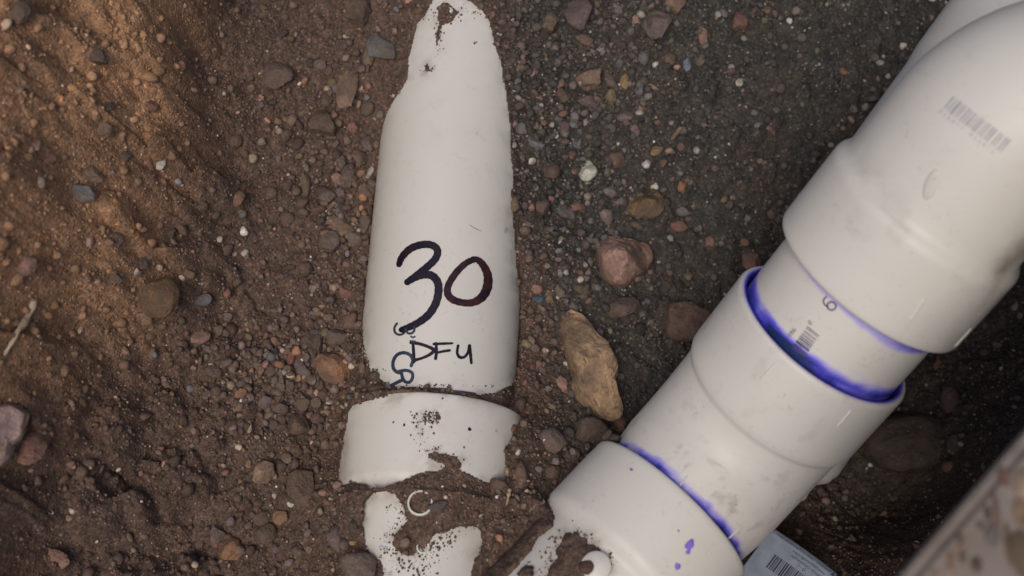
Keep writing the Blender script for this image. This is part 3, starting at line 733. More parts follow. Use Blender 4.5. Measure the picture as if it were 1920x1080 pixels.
# the rest of the countable pebbles, thrown at random where the photograph is stony
def heap_density(px, py):
    g = lambda cx, cy, sx, sy: math.exp(-((px - cx) / sx) ** 2 - ((py - cy) / sy) ** 2)
    return 1.0 * g(550, 710, 95, 90) + 0.8 * g(640, 350, 60, 170) + 0.35 * g(600, 100, 80, 120) + 0.9 * g(1060, 230, 100, 150) + 0.5 * g(1130, 60, 170, 80) + 0.55 * g(1030, 520, 60, 110) + 0.25 * g(1350, 200, 200, 200) + 0.35 * g(520, 950, 120, 120) + 0.25 * g(1020, 900, 50, 60) + 0.16
def blocked(px, py):
    if 675 < px < 985 and py > 130 and (px - 690 > (600 - min(py, 600)) * 0.12 or py > 600): return True
    if px > 1020 + max(0, (930 - py)) * 1.0 - 10 and py > 600 and px > 1100: return True
    return False
nr = 0
while nr < 76:
    px, py = random.uniform(380, 1450), random.uniform(5, 1070)
    if random.random() > heap_density(px, py) or blocked(px, py): continue
    reg = 'l' if px < 800 and py < 830 else ('s' if py > 780 else 'r')
    if reg == 'r': c = random.choice(['mauve', 'brown', 'bluegrey', 'dark', 'red', 'pink', 'olive', 'greybrown', 'tan', 'white'])
    else: c = random.choice(['brown', 'greybrown', 'brown', 'tan', 'red', 'mauve', 'dusty', 'dark', 'pink'])
    sz = random.choice([9, 10, 11, 12, 13, 15, 18])
    small(px, py, sz * random.uniform(.9, 1.4), sz * random.uniform(.75, 1.1), c, reg, random.uniform(-60, 60)); nr += 1

# ------------------------------------------------------------------ loose gravel and grit too fine to count
def scatter(name, count, smin, smax, sub, dens, mats, power=2.0, seed=1, sinkk=0.25, variants=24, soil=0.0):
    r = np.random.default_rng(seed)
    x = r.uniform(-0.325, 0.325, count * 4); y = r.uniform(-0.16, 0.232, count * 4)
    keep = r.uniform(size=len(x)) < dens(x, y); x, y = x[keep][:count], y[keep][:count]
    zz = hz(x, y)
    # leave out what would lie inside a pipe
    zp, u, t = LP.surf_z(x, y); ok = ~((np.abs(u) < PIPE_R + 0.004) & (zz < zp - 0.001) & (t > -0.2))
    zq, u2, t2 = LRH.surf_z(x, y); ok &= ~((np.abs(u2) < HUB_R) & (zz < zq - 0.001) & (t2 < 0.05))
    x, y, zz = x[ok], y[ok], zz[ok]; m = len(x)
    size = smin + (smax - smin) * r.uniform(size=m) ** power
    och = ochre_mask(x, y, zz); gry = grey_mask(x, y)
    V0 = [rock_verts(r, sub, 0.95, 9)[0] for _ in range(variants)]; Fc = ICO[sub][1]; nv = len(ICO[sub][0])
    pick = r.integers(0, variants, m)
    base = np.stack(V0)[pick]                                     # m,nv,3
    ax = r.normal(size=(m, 4)); ax /= np.linalg.norm(ax, axis=1)[:, None]
    a, b, c, d = ax.T
    Rm = np.stack([np.stack([a*a+b*b-c*c-d*d, 2*(b*c-a*d), 2*(b*d+a*c)], -1), np.stack([2*(b*c+a*d), a*a-b*b+c*c-d*d, 2*(c*d-a*b)], -1), np.stack([2*(b*d-a*c), 2*(c*d+a*b), a*a-b*b-c*c+d*d], -1)], 1)
    asp = r.uniform(0.55, 1.15, (m, 3))
    Vv = np.einsum('nij,nkj->nki', Rm, base * asp[:, None, :]) * (size * 0.5)[:, None, None]
    Vv += np.stack([x, y, zz + size * sinkk], -1)[:, None, :]
    faces = (Fc[None] + (np.arange(m) * nv)[:, None, None]).reshape(-1, 3)
    me = mesh_np(name, Vv.reshape(-1, 3), faces, 3)
    cols = np.array([PAL[k] for k, _ in mats]); pw = np.array([q for _, q in mats]); pw = pw / pw.sum()
    cc = cols[r.choice(len(cols), m, p=pw)] * r.uniform(0.5, 1.5, (m, 1))
    soilc = np.array(BROWN) * (1 - och)[:, None] + np.array(OCHRE) * och[:, None]
    soilc = soilc * (1 - gry)[:, None] + np.array(GREY) * gry[:, None]
    kk = r.uniform(0.1, 0.75, (m, 1)); kk = np.maximum(np.maximum(kk, och[:, None] * 0.7), soil)
    cc = cc * (1 - kk) + soilc * kk * r.uniform(0.8, 1.4, (m, 1))
    if soil: cc = cc * 0.78
    lum = cc.mean(1, keepdims=True); cc = cc * (1 - 0.45 * gry[:, None]) + (lum * np.array([0.98, 0.98, 0.98])) * 0.45 * gry[:, None] * 0.8   # greyer stone on that side
    cattr(me, 'col', np.repeat(cc, nv, axis=0))
    return obj(name, me, M_GRAVEL)
def dens_map(x, y):
    # gravelly left of the marked pipe and right of it, fine below
    g = lambda cx, cy, sx, sy: np.exp(-((x - cx) / sx) ** 2 - ((y - cy) / sy) ** 2)
    q1 = on_z(550, 700, 0); q2 = on_z(640, 330, 0.02); q3 = on_z(1060, 250, 0.0); q4 = on_z(1100, 60, 0.02); q5 = on_z(1030, 540, 0)
    return np.clip(1.6 * g(q1[0], q1[1], .033, .031) + 0.6 * g(q2[0], q2[1], .022, .06) + 0.6 * g(q3[0], q3[1], .045, .06) + 0.5 * g(q4[0], q4[1], .08, .03) + 0.55 * g(q5[0], q5[1], .025, .05) + 0.13 + 0.12 * fbm(x * 25, y * 25, seed=77), 0.02, 1)
def dens_clod(x, y): return np.clip(sstep(-0.02, -0.20, x) * (0.35 + 0.9 * sstep(-0.1, 0.4, fbm(x * 15, y * 15, seed=91, octv=3))) + 0.03, 0, 1)
MATS = [('brown', 5), ('greybrown', 4), ('tan', 2.5), ('dark', 3), ('red', 1.2), ('pink', 0.8), ('mauve', 2), ('bluegrey', 1), ('cream', 1.0), ('white', 0.4), ('olive', 1), ('orange', 0.6)]
tag(scatter('gravel', 6800, 0.0020, 0.0062, 2, dens_map, MATS, 2.2, 21), 'loose fine gravel of mixed colours spread over the trench floor', 'gravel', kind='stuff')
tag(scatter('earth_clods', 900, 0.0028, 0.0095, 2, dens_clod, [('dusty', 1)], 2.6, 23, -0.04, soil=0.95), 'crumbly clods of earth on the bank and slope', 'earth', kind='stuff')
tag(scatter('grit', 40000, 0.0007, 0.0022, 1, lambda x, y: np.clip(0.45 + 0.45 * fbm(x * 18, y * 18, seed=66) + 0.6 * dens_map(x, y), 0.1, 1), MATS, 1.8, 22, 0.2), 'sandy grit and crumbs covering the trench soil', 'grit', kind='stuff')

# ------------------------------------------------------------------ pipes and fittings
class Path:
    """centre line through points, corners rounded; straight beyond both ends"""
    def __init__(s, pts, fil=0.05):
        pts = [np.array(p, float) for p in pts]; out = [pts[0]]
        for i in range(1, len(pts) - 1):
            a, b, c = pts[i - 1], pts[i], pts[i + 1]
            u = (a - b) / np.linalg.norm(a - b); v = (c - b) / np.linalg.norm(c - b)
            th = math.acos(np.clip(u @ v, -1, 1)); tl = min(fil / math.tan(th / 2), 0.48 * np.linalg.norm(a - b), 0.48 * np.linalg.norm(c - b)); rr = tl * math.tan(th / 2)
            bis = (u + v) / np.linalg.norm(u + v); ctr = b + bis * rr / math.sin(th / 2)
            p0 = b + u * tl; w1 = (p0 - ctr) / rr; ax = np.cross(w1, -u); ax /= np.linalg.norm(ax); sw = math.pi - th
            for k in range(25):
                f = sw * k / 24; out.append(ctr + rr * (w1 * math.cos(f) + np.cross(ax, w1) * math.sin(f)))
        out.append(pts[-1]); s.p = np.array(out)
        dl = np.linalg.norm(np.diff(s.p, axis=0), axis=1); s.p = s.p[np.r_[True, dl > 1e-7]]
        s.s = np.r_[0, np.cumsum(np.linalg.norm(np.diff(s.p, axis=0), axis=1))]; s.len = s.s[-1]
    def pos(s, q):
        if q <= 0: d = s.p[1] - s.p[0]; return s.p[0] + d / np.linalg.norm(d) * q
        if q >= s.len: d = s.p[-1] - s.p[-2]; return s.p[-1] + d / np.linalg.norm(d) * (q - s.len)
        return np.array([np.interp(q, s.s, s.p[:, k]) for k in range(3)])
    def tan(s, q):
        d = s.pos(q + 0.0015) - s.pos(q - 0.0015); return d / np.linalg.norm(d)

def tube(name, path, prof, mat, parent=None, seg=128, primer=None, grime=None, step=0.002, closed_end=False):
    """sweep a (distance, radius) profile along the path; long stretches are subdivided"""
    P = [prof[0]]
    for a, b in zip(prof[:-1], prof[1:]):
        k = max(1, int(math.hypot(b[0] - a[0], b[1] - a[1]) / step))
        for i in range(1, k + 1): P.append((a[0] + (b[0] - a[0]) * i / k, a[1] + (b[1] - a[1]) * i / k))
    t0 = path.tan(P[0][0]); up = np.array([0, 0, 1.0]); n0 = up - (up @ t0) * t0; n0 /= np.linalg.norm(n0)
    ss = np.array(sorted(set(p[0] for p in P))); fr = {}; nprev = n0
    for q in ss:
        t = path.tan(q); nn = nprev - (nprev @ t) * t; nn /= np.linalg.norm(nn); fr[q] = (path.pos(q), t, nn); nprev = nn
    th = np.linspace(0, 2 * math.pi, seg, endpoint=False); V = []; S = []; T = []
    for q, r in P:
        c, t, nn = fr[q]; bn = np.cross(t, nn)
        V.append(c + r * (np.outer(np.cos(th), nn) + np.outer(np.sin(th), bn))); S.append(np.full(seg, q)); T.append(th)
    m = len(P); V = np.concatenate(V); S = np.concatenate(S); T = np.concatenate(T); RR = np.repeat([p[1] for p in P], seg)
    i = np.arange(m - 1)[:, None] * seg; j = np.arange(seg)[None]; jn = (j + 1) % seg
    Fq = np.stack([i + j, i + jn, i + seg + jn, i + seg + j], -1).reshape(-1, 4)
    me = mesh_np(name, V, Fq, 4); smooth(me)
    Ts = np.where(T > math.pi, T - 2 * math.pi, T)
    fattr(me, 'primer', primer(S, Ts, RR, V) if primer else np.zeros(len(V)))
    fattr(me, 'grime', grime(S, Ts, RR, V) if grime else np.zeros(len(V)))
    return obj(name, me, mat, parent)

def ribbon(name, strokes, cyl, mat, parent, lift=0.00025, wscale=1.0):
    """marker or print strokes given as pixel polylines [(points, width px or widths)], laid on a round surface"""
    V, Fq = [], []; AC = 4
    for pts, wd in strokes:
        P = np.array(pts, float); k = len(P); W = np.full(k, float(wd)) if np.isscalar(wd) else np.array(wd, float)
        if k > 2:
            Q = []; QW = []
            for i in range(k - 1):
                p0, p1, p2, p3 = P[max(i - 1, 0)], P[i], P[i + 1], P[min(i + 2, k - 1)]
                for f in np.linspace(0, 1, 7)[:-1]:
                    Q.append(0.5 * (2 * p1 + (p2 - p0) * f + (2 * p0 - 5 * p1 + 4 * p2 - p3) * f * f + (3 * p1 - p0 - 3 * p2 + p3) * f ** 3)); QW.append(W[i] + (W[i + 1] - W[i]) * f)
            Q.append(P[-1]); QW.append(W[-1]); Q = np.array(Q); QW = np.array(QW)
        else: 
            Q = np.array([P[0] + (P[1] - P[0]) * f for f in np.linspace(0, 1, 5)]); QW = np.linspace(W[0], W[-1], 5)
        tg = np.gradient(Q, axis=0); tg /= np.linalg.norm(tg, axis=1)[:, None] + 1e-9
        # rounded ends
        ext = lambda c, t, w, sgn: [(c + sgn * t * w * 0.5 * f, w * math.sqrt(max(1 - f * f, 0.05))) for f in (0.45, 0.8, 0.98)]
        head = ext(Q[0], tg[0], QW[0], -1)[::-1]; tail = ext(Q[-1], tg[-1], QW[-1], 1)
        C = [h[0] for h in head] + list(Q) + [h[0] for h in tail]; WW = [h[1] for h in head] + list(QW) + [h[1] for h in tail]
        TG = [tg[0]] * 3 + list(tg) + [tg[-1]] * 3
        b0 = len(V)
        for ci, (c, w_, t) in enumerate(zip(C, WW, TG)):
            nn = np.array([-t[1], t[0]]); w_ = w_ * wscale * (1 + 0.05 * math.sin(ci * 1.9 + b0))
            for a in range(AC + 1):
                q = c + nn * w_ * (a / AC - 0.5); V.append(cyl.proj(cyl.hit(*q), lift))
        for i in range(len(C) - 1):
            for a in range(AC):
                o = b0 + i * (AC + 1) + a; Fq.append((o, o + 1, o + AC + 2, o + AC + 1))
        lift += 0.00004
    me = mesh_np(name, np.array(V), np.array(Fq), 4); return obj(name, me, mat, parent)

from mathutils.bvhtree import BVHTree
class Surf:
    """the surface of a finished mesh, used like Cyl for laying prints on it"""
    def __init__(s, o):
        me = o.data; s.t = BVHTree.FromPolygons([v.co[:] for v in me.vertices], [p.vertices[:] for p in me.polygons])
    def hit(s, px, py):
        v = ray(px, py); h = s.t.ray_cast(Vector(CAM), Vector(v).normalized()); return np.array(h[0] if h[0] is not None else s.t.find_nearest(Vector(CAM + v * 0.6))[0])
    def normal(s, q):
        n_ = np.array(s.t.find_nearest(Vector(q))[1]); return n_ if n_ @ (CAM - q) > 0 else -n_
    def proj(s, q, lift): return q + s.normal(q) * lift
def text_tris(txt):
    cu = bpy.data.curves.new('t', 'FONT'); cu.body = txt; cu.size = 1.0; cu.resolution_u = 3
    o = bpy.data.objects.new('t', cu); COL.objects.link(o); dg = bpy.context.evaluated_depsgraph_get()
    me = o.evaluated_get(dg).to_mesh(); me.calc_loop_triangles()
    V = np.array([v.co[:2] for v in me.vertices]); T = np.array([t.vertices[:] for t in me.loop_triangles])
    o.evaluated_get(dg).to_mesh_clear(); bpy.data.objects.remove(o); bpy.data.curves.remove(cu); return V, T
def lettering(name, txt, org, xdir, hpx, cyl, mat, parent, lift=0.0003, mirror=False, squash=1.0):
    V, T = text_tris(txt); x = np.array(xdir, float); x /= np.linalg.norm(x); y = np.array([x[1], -x[0]]) * (-1 if mirror else 1)
    Q = [cyl.proj(cyl.hit(*(np.array(org) + x * v[0] * hpx * squash + y * v[1] * hpx)), lift) for v in V]
    return obj(name, mesh_np(name, np.array(Q), T, 3), mat, parent)
def blob(name, c, rx, ry, rot, cyl, mat, parent, lift=0.0003, seed=0):
    r = np.random.default_rng(seed); k = 24; th = np.linspace(0, 2 * math.pi, k, endpoint=False)
    rad = 1 + 0.16 * np.sin(2 * th + r.uniform(0, 6)) + 0.1 * np.sin(3 * th + r.uniform(0, 6)) + 0.06 * np.sin(5 * th + r.uniform(0, 6))
    ca, sa = math.cos(R_(rot)), math.sin(R_(rot)); V = [cyl.proj(cyl.hit(*c), lift)]
    for f in (0.55, 1.0):
        for t, q in zip(th, rad):
            x, y = rx * q * f * math.cos(t), ry * q * f * math.sin(t); V.append(cyl.proj(cyl.hit(c[0] + x * ca - y * sa, c[1] + x * sa + y * ca), lift))
    T = []
    for i in range(k):
        j = (i + 1) % k; T.append((0, 1 + i, 1 + j)); T.append((1 + i, 1 + k + i, 1 + k + j)); T.append((1 + i, 1 + k + j, 1 + j))
    return obj(name, mesh_np(name, np.array(V), np.array(T), 3), mat, parent)
def rib(name, p0, p1, cyl, parent, wpx=4.0, h=0.0007):
    """short raised moulding line on a socket"""
    a, b = cyl.hit(*p0), cyl.hit(*p1); V = []; K = 8
    for i in range(K + 1):
        q = a + (b - a) * i / K; n_ = cyl.normal(q); t = (b - a) / np.linalg.norm(b - a); sd = np.cross(n_, t); hw = wpx * 0.5 * 0.72 / F
        e = 1.0 if 0 < i < K else 0.1
        for sx, sz in ((-1.4, -0.0003), (-0.6, h * e), (0.6, h * e), (1.4, -0.0003)): V.append(cyl.proj(q, 0) + sd * hw * sx + n_ * sz)
    Fq = [(i * 4 + c, i * 4 + c + 1, i * 4 + c + 5, i * 4 + c + 4) for i in range(K) for c in range(3)]
    me = mesh_np(name, np.array(V), np.array(Fq), 4); fattr(me, 'primer', np.zeros(len(V))); fattr(me, 'grime', np.zeros(len(V)))
    return obj(name, me, M_PVC, parent)
def boss_ring(name, c, rpx, cyl, parent, h=0.0035, wall=0.0011, lo=-0.004):
    q = cyl.hit(*c); n_ = cyl.normal(q); ax = cyl.d; bx = np.cross(n_, ax); r = rpx * ((q - CAM) @ FWD) / F; k = 48; V = []
    for rr, zz in ((r, lo), (r, h - 0.0004), (r - 0.0003, h), (r - wall + 0.0003, h), (r - wall, h - 0.0004) if wall < 0.7 * r else (0.0001, h), (r - wall, lo) if wall < 0.7 * r else (0.00005, h)):
        for t in np.linspace(0, 2 * math.pi, k, endpoint=False):
            d = (ax * math.cos(t) + bx * math.sin(t)) * rr; off = (d @ bx); V.append(q + d + n_ * (zz - off * off / (2 * cyl.r)))
    Fq = [(a * k + i, a * k + (i + 1) % k, (a + 1) * k + (i + 1) % k, (a + 1) * k + i) for a in range(5) for i in range(k)]
    me = mesh_np(name, np.array(V), np.array(Fq), 4); smooth(me); fattr(me, 'primer', np.zeros(len(V))); fattr(me, 'grime', np.zeros(len(V)))
    return obj(name, me, M_PVC, parent)

def dusty(polys, base=None, k=0.5):
    """dust film fading out from the soil that lies on the plastic"""
    def g(S, T, RR, V):
        x, y = V[:, 0], V[:, 1]; d = np.full(len(V), 1e9)
        for q in polys: d = np.minimum(d, np.abs(sdist(q, x, y)))
        f = fbm(x * 130, y * 130, seed=57, octv=4, gain=0.6); f2 = fbm(x * 45, y * 45, seed=58, octv=3)
        v = k * np.exp(-np.maximum(d - 0.0005 - 0.004 * np.maximum(f2, 0), 0) / 0.0028) * sstep(-0.35, 0.35, f + 0.4 * f2)
        return np.clip(np.maximum(v, base(S, T, RR, V) if base else 0), 0, 1)
    return g
# ---- the marked pipe run on the left
run = thing('drain_pipe', (A_L[0], A_L[1], A_L[2] - PIPE_R), 'white plastic drain pipe half buried in soil, hand marked 30 DFU', 'pipe')
pl = Path([A_L - dL * 0.4, A_L + dL * 0.6])
s_end = 0.4 + S_HUB
def pr_left(S, T, RR, V):
    d = S - s_end; a = np.exp(-((T - 0.42) / 0.33) ** 2)
    return 0.33 * a * sstep(0.0068, 0.002, d + 0.0012 * fbm(T * 18, S * 90, seed=4))
def gr_left(S, T, RR, V):
    q = (V - A_L) @ dL; f = fbm(V[:, 0] * 90, V[:, 1] * 60, seed=51, octv=4)
    ax = 0.40 * np.exp(-((T - 0.95) / 0.12) ** 2) * np.exp(-((q - 0.098) / 0.022) ** 2) * sstep(-0.1, 0.4, f)
    b = 0.30 * np.exp(-((T - 0.4) / 0.5) ** 2) * np.exp(-((q - 0.098) / 0.006) ** 2) * sstep(0.05, 0.4, f)
    top = 0.5 * sstep(0.20, 0.27, q) * sstep(-0.2, 0.5, f)
    edge = 0.22 * sstep(1.1, 1.55, np.abs(T)) * sstep(-0.3, 0.5, f)
    return np.clip(ax + b + top + edge, 0, 1)
pipeL = tube('pipe', pl, [(s_end - 0.03, PIPE_R), (0.98, PIPE_R), (0.98, PIPE_R - 0.0055), (0.9, PIPE_R - 0.0055)], M_PVC, run, 192, pr_left, dusty([P_PIPE] + I_PIPE, gr_left, 0.45))
def pr_lh(S, T, RR, V): return np.where(RR < HUB_R - 0.0035, 0.5, 0.0)
hubL = tube('socket', pl, [(s_end - 0.05, LB.r - 0.001), (s_end - 0.047, HUB_R - 0.0014), (s_end - 0.044, HUB_R), (s_end - 0.0012, HUB_R), (s_end - 0.0003, HUB_R - 0.0004), (s_end, HUB_R - 0.0012), (s_end, PIPE_R + 0.0026), (s_end - 0.004, PIPE_R + 0.0008), (s_end - 0.03, PIPE_R + 0.0006)], M_PVC, run, 192, pr_lh, dusty([P_HUB, np.array([LH.hit(*c) for c in ((790,775),(822,772),(820,795),(785,800))])], None, 0.55))
tag(hubL, 'wide white socket with broken looking soil edge below the marked pipe')
bodyL = tube('fitting_body', pl, [(0.02, LB.r), (s_end - 0.044, LB.r)], M_PVC, run, 192, None, dusty([P_BODY], None, 0.6))
# handwriting: (photo crop coordinates / 3 + offset)
def cpx(pts): return [(600 + x / 3.0, 400 + y / 3.0) for x, y in pts]
hand = obj_hand = ribbon('handwritten_number', [
    (cpx([(446,288),(462,248),(505,203),(560,180),(612,176),(650,192),(662,222),(645,262),(600,305),(545,348),(492,388)]), [11,13,14,14,14,14,14,14,14,13,12]),
    (cpx([(492,388),(535,362),(585,346),(630,352),(660,385),(667,435),(652,505),(612,570),(555,615),(500,642),(460,656)]), [12,14,15,15,15,15,15,15,14,13,11])], LP, M_MARKER, pipeL)
tag(hand, 'digit three of the handwritten number, black marker')
z0 = ribbon('handwritten_number', [(cpx([(875,258),(822,280),(765,335),(722,405),(718,452),(745,485),(800,503),(860,502),(912,470),(940,415),(942,350),(918,295),(888,264),(858,256)]), [11,12,13,13,14,14,13,14,17,18,16,14,12,9])], LP, M_MARKER2, pipeL)
tag(z0, 'digit zero of the handwritten number, brownish black marker')
ribbon('handwritten_letter', [(cpx([(523,722),(527,780),(529,836)]), [5,6,6]), (cpx([(512,728),(560,735),(610,752),(640,770),(618,795),(575,815),(530,828)]), [6,6,6,7,6,5,6])], LP, M_MARKER, pipeL)
ribbon('handwritten_letter', [(cpx([(652,732),(655,775),(650,818)]), [5,6,6]), (cpx([(640,736),(690,734),(744,732)]), [5,5,4]), (cpx([(655,786),(690,778),(728,772)]), [4,5,5])], LP, M_MARKER, pipeL)
ribbon('handwritten_letter', [(cpx([(776,745),(771,785),(785,810),(812,808),(832,780),(838,745)]), [5,5,6,5,5,5]), (cpx([(840,745),(845,795),(850,842)]), [6,6,5])], LP, M_MARKER, pipeL)
ribbon('printed_character', [(cpx([(434,620),(420,645),(424,672),(447,684),(472,675),(482,652)]), 4.2), (cpx([(482,652),(492,672),(512,677),(530,662),(532,640)]), 4.2)], LP, M_PRINT, pipeL)
ribbon('printed_character', [(cpx([(512,693),(522,699),(535,694)]), 3), (cpx([(510,718),(522,725),(535,720)]), 3)], LP, M_PRINT, pipeL)
ribbon('printed_character', [(cpx([(514,858),(522,825),(505,796),(470,785),(435,797),(414,830),(413,868),(432,893),(458,898)]), 6.4)], LP, M_PRINT, pipeL)
ribbon('printed_character', [(cpx([(445,890),(485,884),(517,897),(521,925),(505,950),(480,948),(465,925),(460,903)]), 6), (cpx([(470,935),(440,950),(405,968)]), 6.5)], LP, M_PRINT, pipeL)
blob('primer_drop', (948, 432), 3.2, 7, 10, LP, M_FAINT, pipeL, seed=2)
for a, b, w_ in (((880,422),(903,434),1.3),): ribbon('scratch', [([a, ((a[0]+b[0])/2, (a[1]+b[1])/2+1), b], [w_*.5, w_, w_*.4])], LP, M_BAR, pipeL)
# printing on the fitting below
lettering('printed_lettering', '25', (727, 1008), (0, -1), 10, LB, M_BLUEP, bodyL); lettering('printed_lettering', '/', (727, 1018), (0, -1), 10, LB, M_BLUEP, bodyL)
lettering('printed_lettering', 'SS', (727, 1034), (0, -1), 11, LB, M_BLUEP, bodyL); lettering('printed_lettering', '15', (718, 1032), (0, -1), 10, LB, M_BLUEP, bodyL)
lettering('printed_lettering', '16', (724, 1076), (0, -1), 11, LB, M_BLUEP, bodyL); lettering('printed_lettering', '1L', (735, 1080), (0, -1), 10, LB, M_BLUEP, bodyL)
boss_ring('moulded_ring', (789, 948), 24, LB, bodyL, h=0.0080, lo=-0.002)
boss_ring('moulded_ring', (793, 1026), 13, LB, bodyL, h=0.0012, lo=-0.002)
for x, y, a in ((880, 805, 3), (758, 797, 2.2), (738, 792, 1.6), (930, 808, 2)): blob('speck', (x, y), a, a * 1.2, 20, LH, M_MARKER if x != 930 else M_FAINT, hubL, seed=int(x))

# ---- the riser on the right: socket, 45 degree bend, short pipe, upper bend
riser = thing('riser_pipe', (L0[0], L0[1], L0[2] - HUB_R), 'white plastic pipe bend and sockets with purple primer rising out of the trench', 'pipe')
pw_ = Path([L0 - D1 * 0.35, L0 + D1 * 0.02]); e = 0.35
lowS = tube('lower_socket', pw_, [(0.0, LRB.r), (e - 0.046, LRB.r), (e - 0.042, HUB_R - 0.0012), (e - 0.039, HUB_R), (e - 0.0018, HUB_R), (e - 0.0005, HUB_R - 0.0006), (e, HUB_R - 0.0016), (e, PIPE_R + 0.0026), (e - 0.004, PIPE_R + 0.0008), (e - 0.02, PIPE_R + 0.0006)], M_PVC, riser, 192,
            lambda S, T, RR, V: np.where((RR < HUB_R - 0.0042) & (S > e - 0.03), 0.75, 0.0), dusty(I_RFIT, None, 0.6))
tag(lowS, 'lowest socket, partly covered by a patch of soil')
pe = Path([L0 - D1 * 0.03, KNEE, M0], 0.075); S1 = pe.len
def pr_elbow(S, T, RR, V):
    d = S - 0.03; f = fbm(T * 7, S * 160, seed=9, octv=4)
    band = sstep(0.0078, 0.0030, d + 0.0020 * f) * (0.26 + 0.30 * sstep(-0.2, 0.6, fbm(T * 3.2, S * 30, seed=13))) 
    deep = 0.5 * sstep(0.0034, 0.0018, d + 0.0010 * f) * sstep(-0.5, 0.3, fbm(T * 5, S * 50, seed=14))
    inner = np.where((RR < HUB_R - 0.0038) & (S > S1 - 0.02), 0.92, 0)
    return np.clip(np.maximum(band + deep, inner), 0, 1)
def gr_elbow(S, T, RR, V):
    f = fbm(T * 5, S * 70, seed=19, octv=5, gain=0.6)
    return np.clip(0.30 * sstep(0.12, 0.5, f) * sstep(0.09, 0.04, S) + 0.18 * sstep(0.25, 0.5, f) + 0.25 * sstep(1.7, 2.6, np.abs(T)), 0, 1)
HL = 0.047
elbow = tube('bend', pe, [(0.0, PIPE_R), (0.036, PIPE_R), (0.050, PIPE_R + 0.0018), (S1 - HL - 0.0015, PIPE_R + 0.0030), (S1 - HL + 0.0008, HUB_R - 0.0012), (S1 - HL + 0.0030, HUB_R - 0.0002), (S1 - HL + 0.006, HUB_R), (S1 - 0.0016, HUB_R), (S1 - 0.0005, HUB_R - 0.0005), (S1, HUB_R - 0.0014), (S1, HUB_R - 0.0040), (S1 - 0.0045, PIPE_R + 0.0008), (S1 - 0.02, PIPE_R + 0.0006)], M_PVC, riser, 192, pr_elbow, gr_elbow, step=0.0016)
tag(elbow, 'curved middle bend with purple ring inside its mouth')
pr2 = Path([M0 - D2 * 0.03, U0 + D2 * 0.03])
def pr_short(S, T, RR, V):
    a = S - 0.03; b = U_S - a; f = fbm(T * 4, S * 120, seed=23, octv=4); f2 = fbm(T * 2.2, S * 40, seed=27, octv=3)
    br = fbm(T * 3.0, S * 420, seed=35, octv=3)                    # brush streaks run round the pipe
    low = 0.80 * sstep(0.0090, 0.0012, a + 0.0016 * f + 0.0012 * br - 0.0012 * sstep(0.0, 1.2, T)) * (0.85 + 0.3 * f2 + 0.45 * br)
    wash = 0.20 * sstep(0.0150, 0.004, a + 0.004 * f + 0.002 * br - 0.002 * sstep(-0.2, 0.6, T)) * sstep(-0.1, 0.3, f2 + 0.8 * br) * sstep(-0.5, 0.1, T)
    streak = 0.16 * sstep(0.30, 0.55, br + 0.3 * f) * sstep(0.014, 0.006, a) * sstep(0.0, -0.5, T)
    wash = np.maximum(wash, streak)
    pool = 0.45 * np.exp(-((T + 0.10) / 0.34) ** 2) * sstep(0.0085, 0.003, a + 0.002 * f)
    up = (0.30 + 0.22 * sstep(0.2, 1.2, T) + 0.10 * br) * sstep(0.0105, 0.0050, b + 0.0018 * f + 0.0012 * br + 0.004 * sstep(0.9, -0.4, T))
    return np.clip(np.maximum(np.maximum(low, wash) + pool, up), 0, 1)
short = tube('short_pipe', pr2, [(0.0, PIPE_R), (pr2.len, PIPE_R)], M_PVC, riser, 224, pr_short, None, step=0.001)
tag(short, 'short straight pipe with barcode print between purple stained joints')
# upper bend turning away to the right
UB = U0 + D2 * 0.102
D3 = np.array([0.92, 0.16, 0.26]); D3 /= np.linalg.norm(D3)
pu = Path([U0, UB, UB + D3 * 0.24], 0.050)
def gr_up(S, T, RR, V):
    f = fbm(V[:, 0] * 70, V[:, 1] * 70, V[:, 2] * 70, seed=29, octv=4)
    return np.clip(0.75 * np.exp(-((T - 1.15) / 0.28) ** 2) * np.exp(-((S - 0.055) / 0.022) ** 2) * sstep(-0.3, 0.3, f) + 0.42 * sstep(0.9, 1.9, T) * sstep(-0.5, 0.3, f) * sstep(0.1, 0.0, S) + 0.28 * sstep(0.2, 0.5, f) * np.exp(-((S - 0.045) / 0.012) ** 2), 0, 1)
upper = tube('upper_bend', pu, [(0.02, PIPE_R + 0.0006), (0.004, PIPE_R + 0.0006), (0.0004, PIPE_R + 0.0018), (0.0, PIPE_R + 0.0030), (0.0, RHU.r - 0.0016), (0.0006, RHU.r - 0.0005), (0.0018, RHU.r), (0.043, RHU.r), (0.0455, RHU.r - 0.0006), (0.0475, RHU.r - 0.0020), (0.050, RBU.r + 0.0005), (0.056, RBU.r), (pu.len - 0.05, RBU.r), (pu.len - 0.045, HUB_R), (pu.len, HUB_R), (pu.len, HUB_R - 0.006), (pu.len - 0.04, HUB_R - 0.006)], M_PVC, riser, 192, None, gr_up, step=0.002)
tag(upper, 'upper bend with faded barcode, turning away to the right')
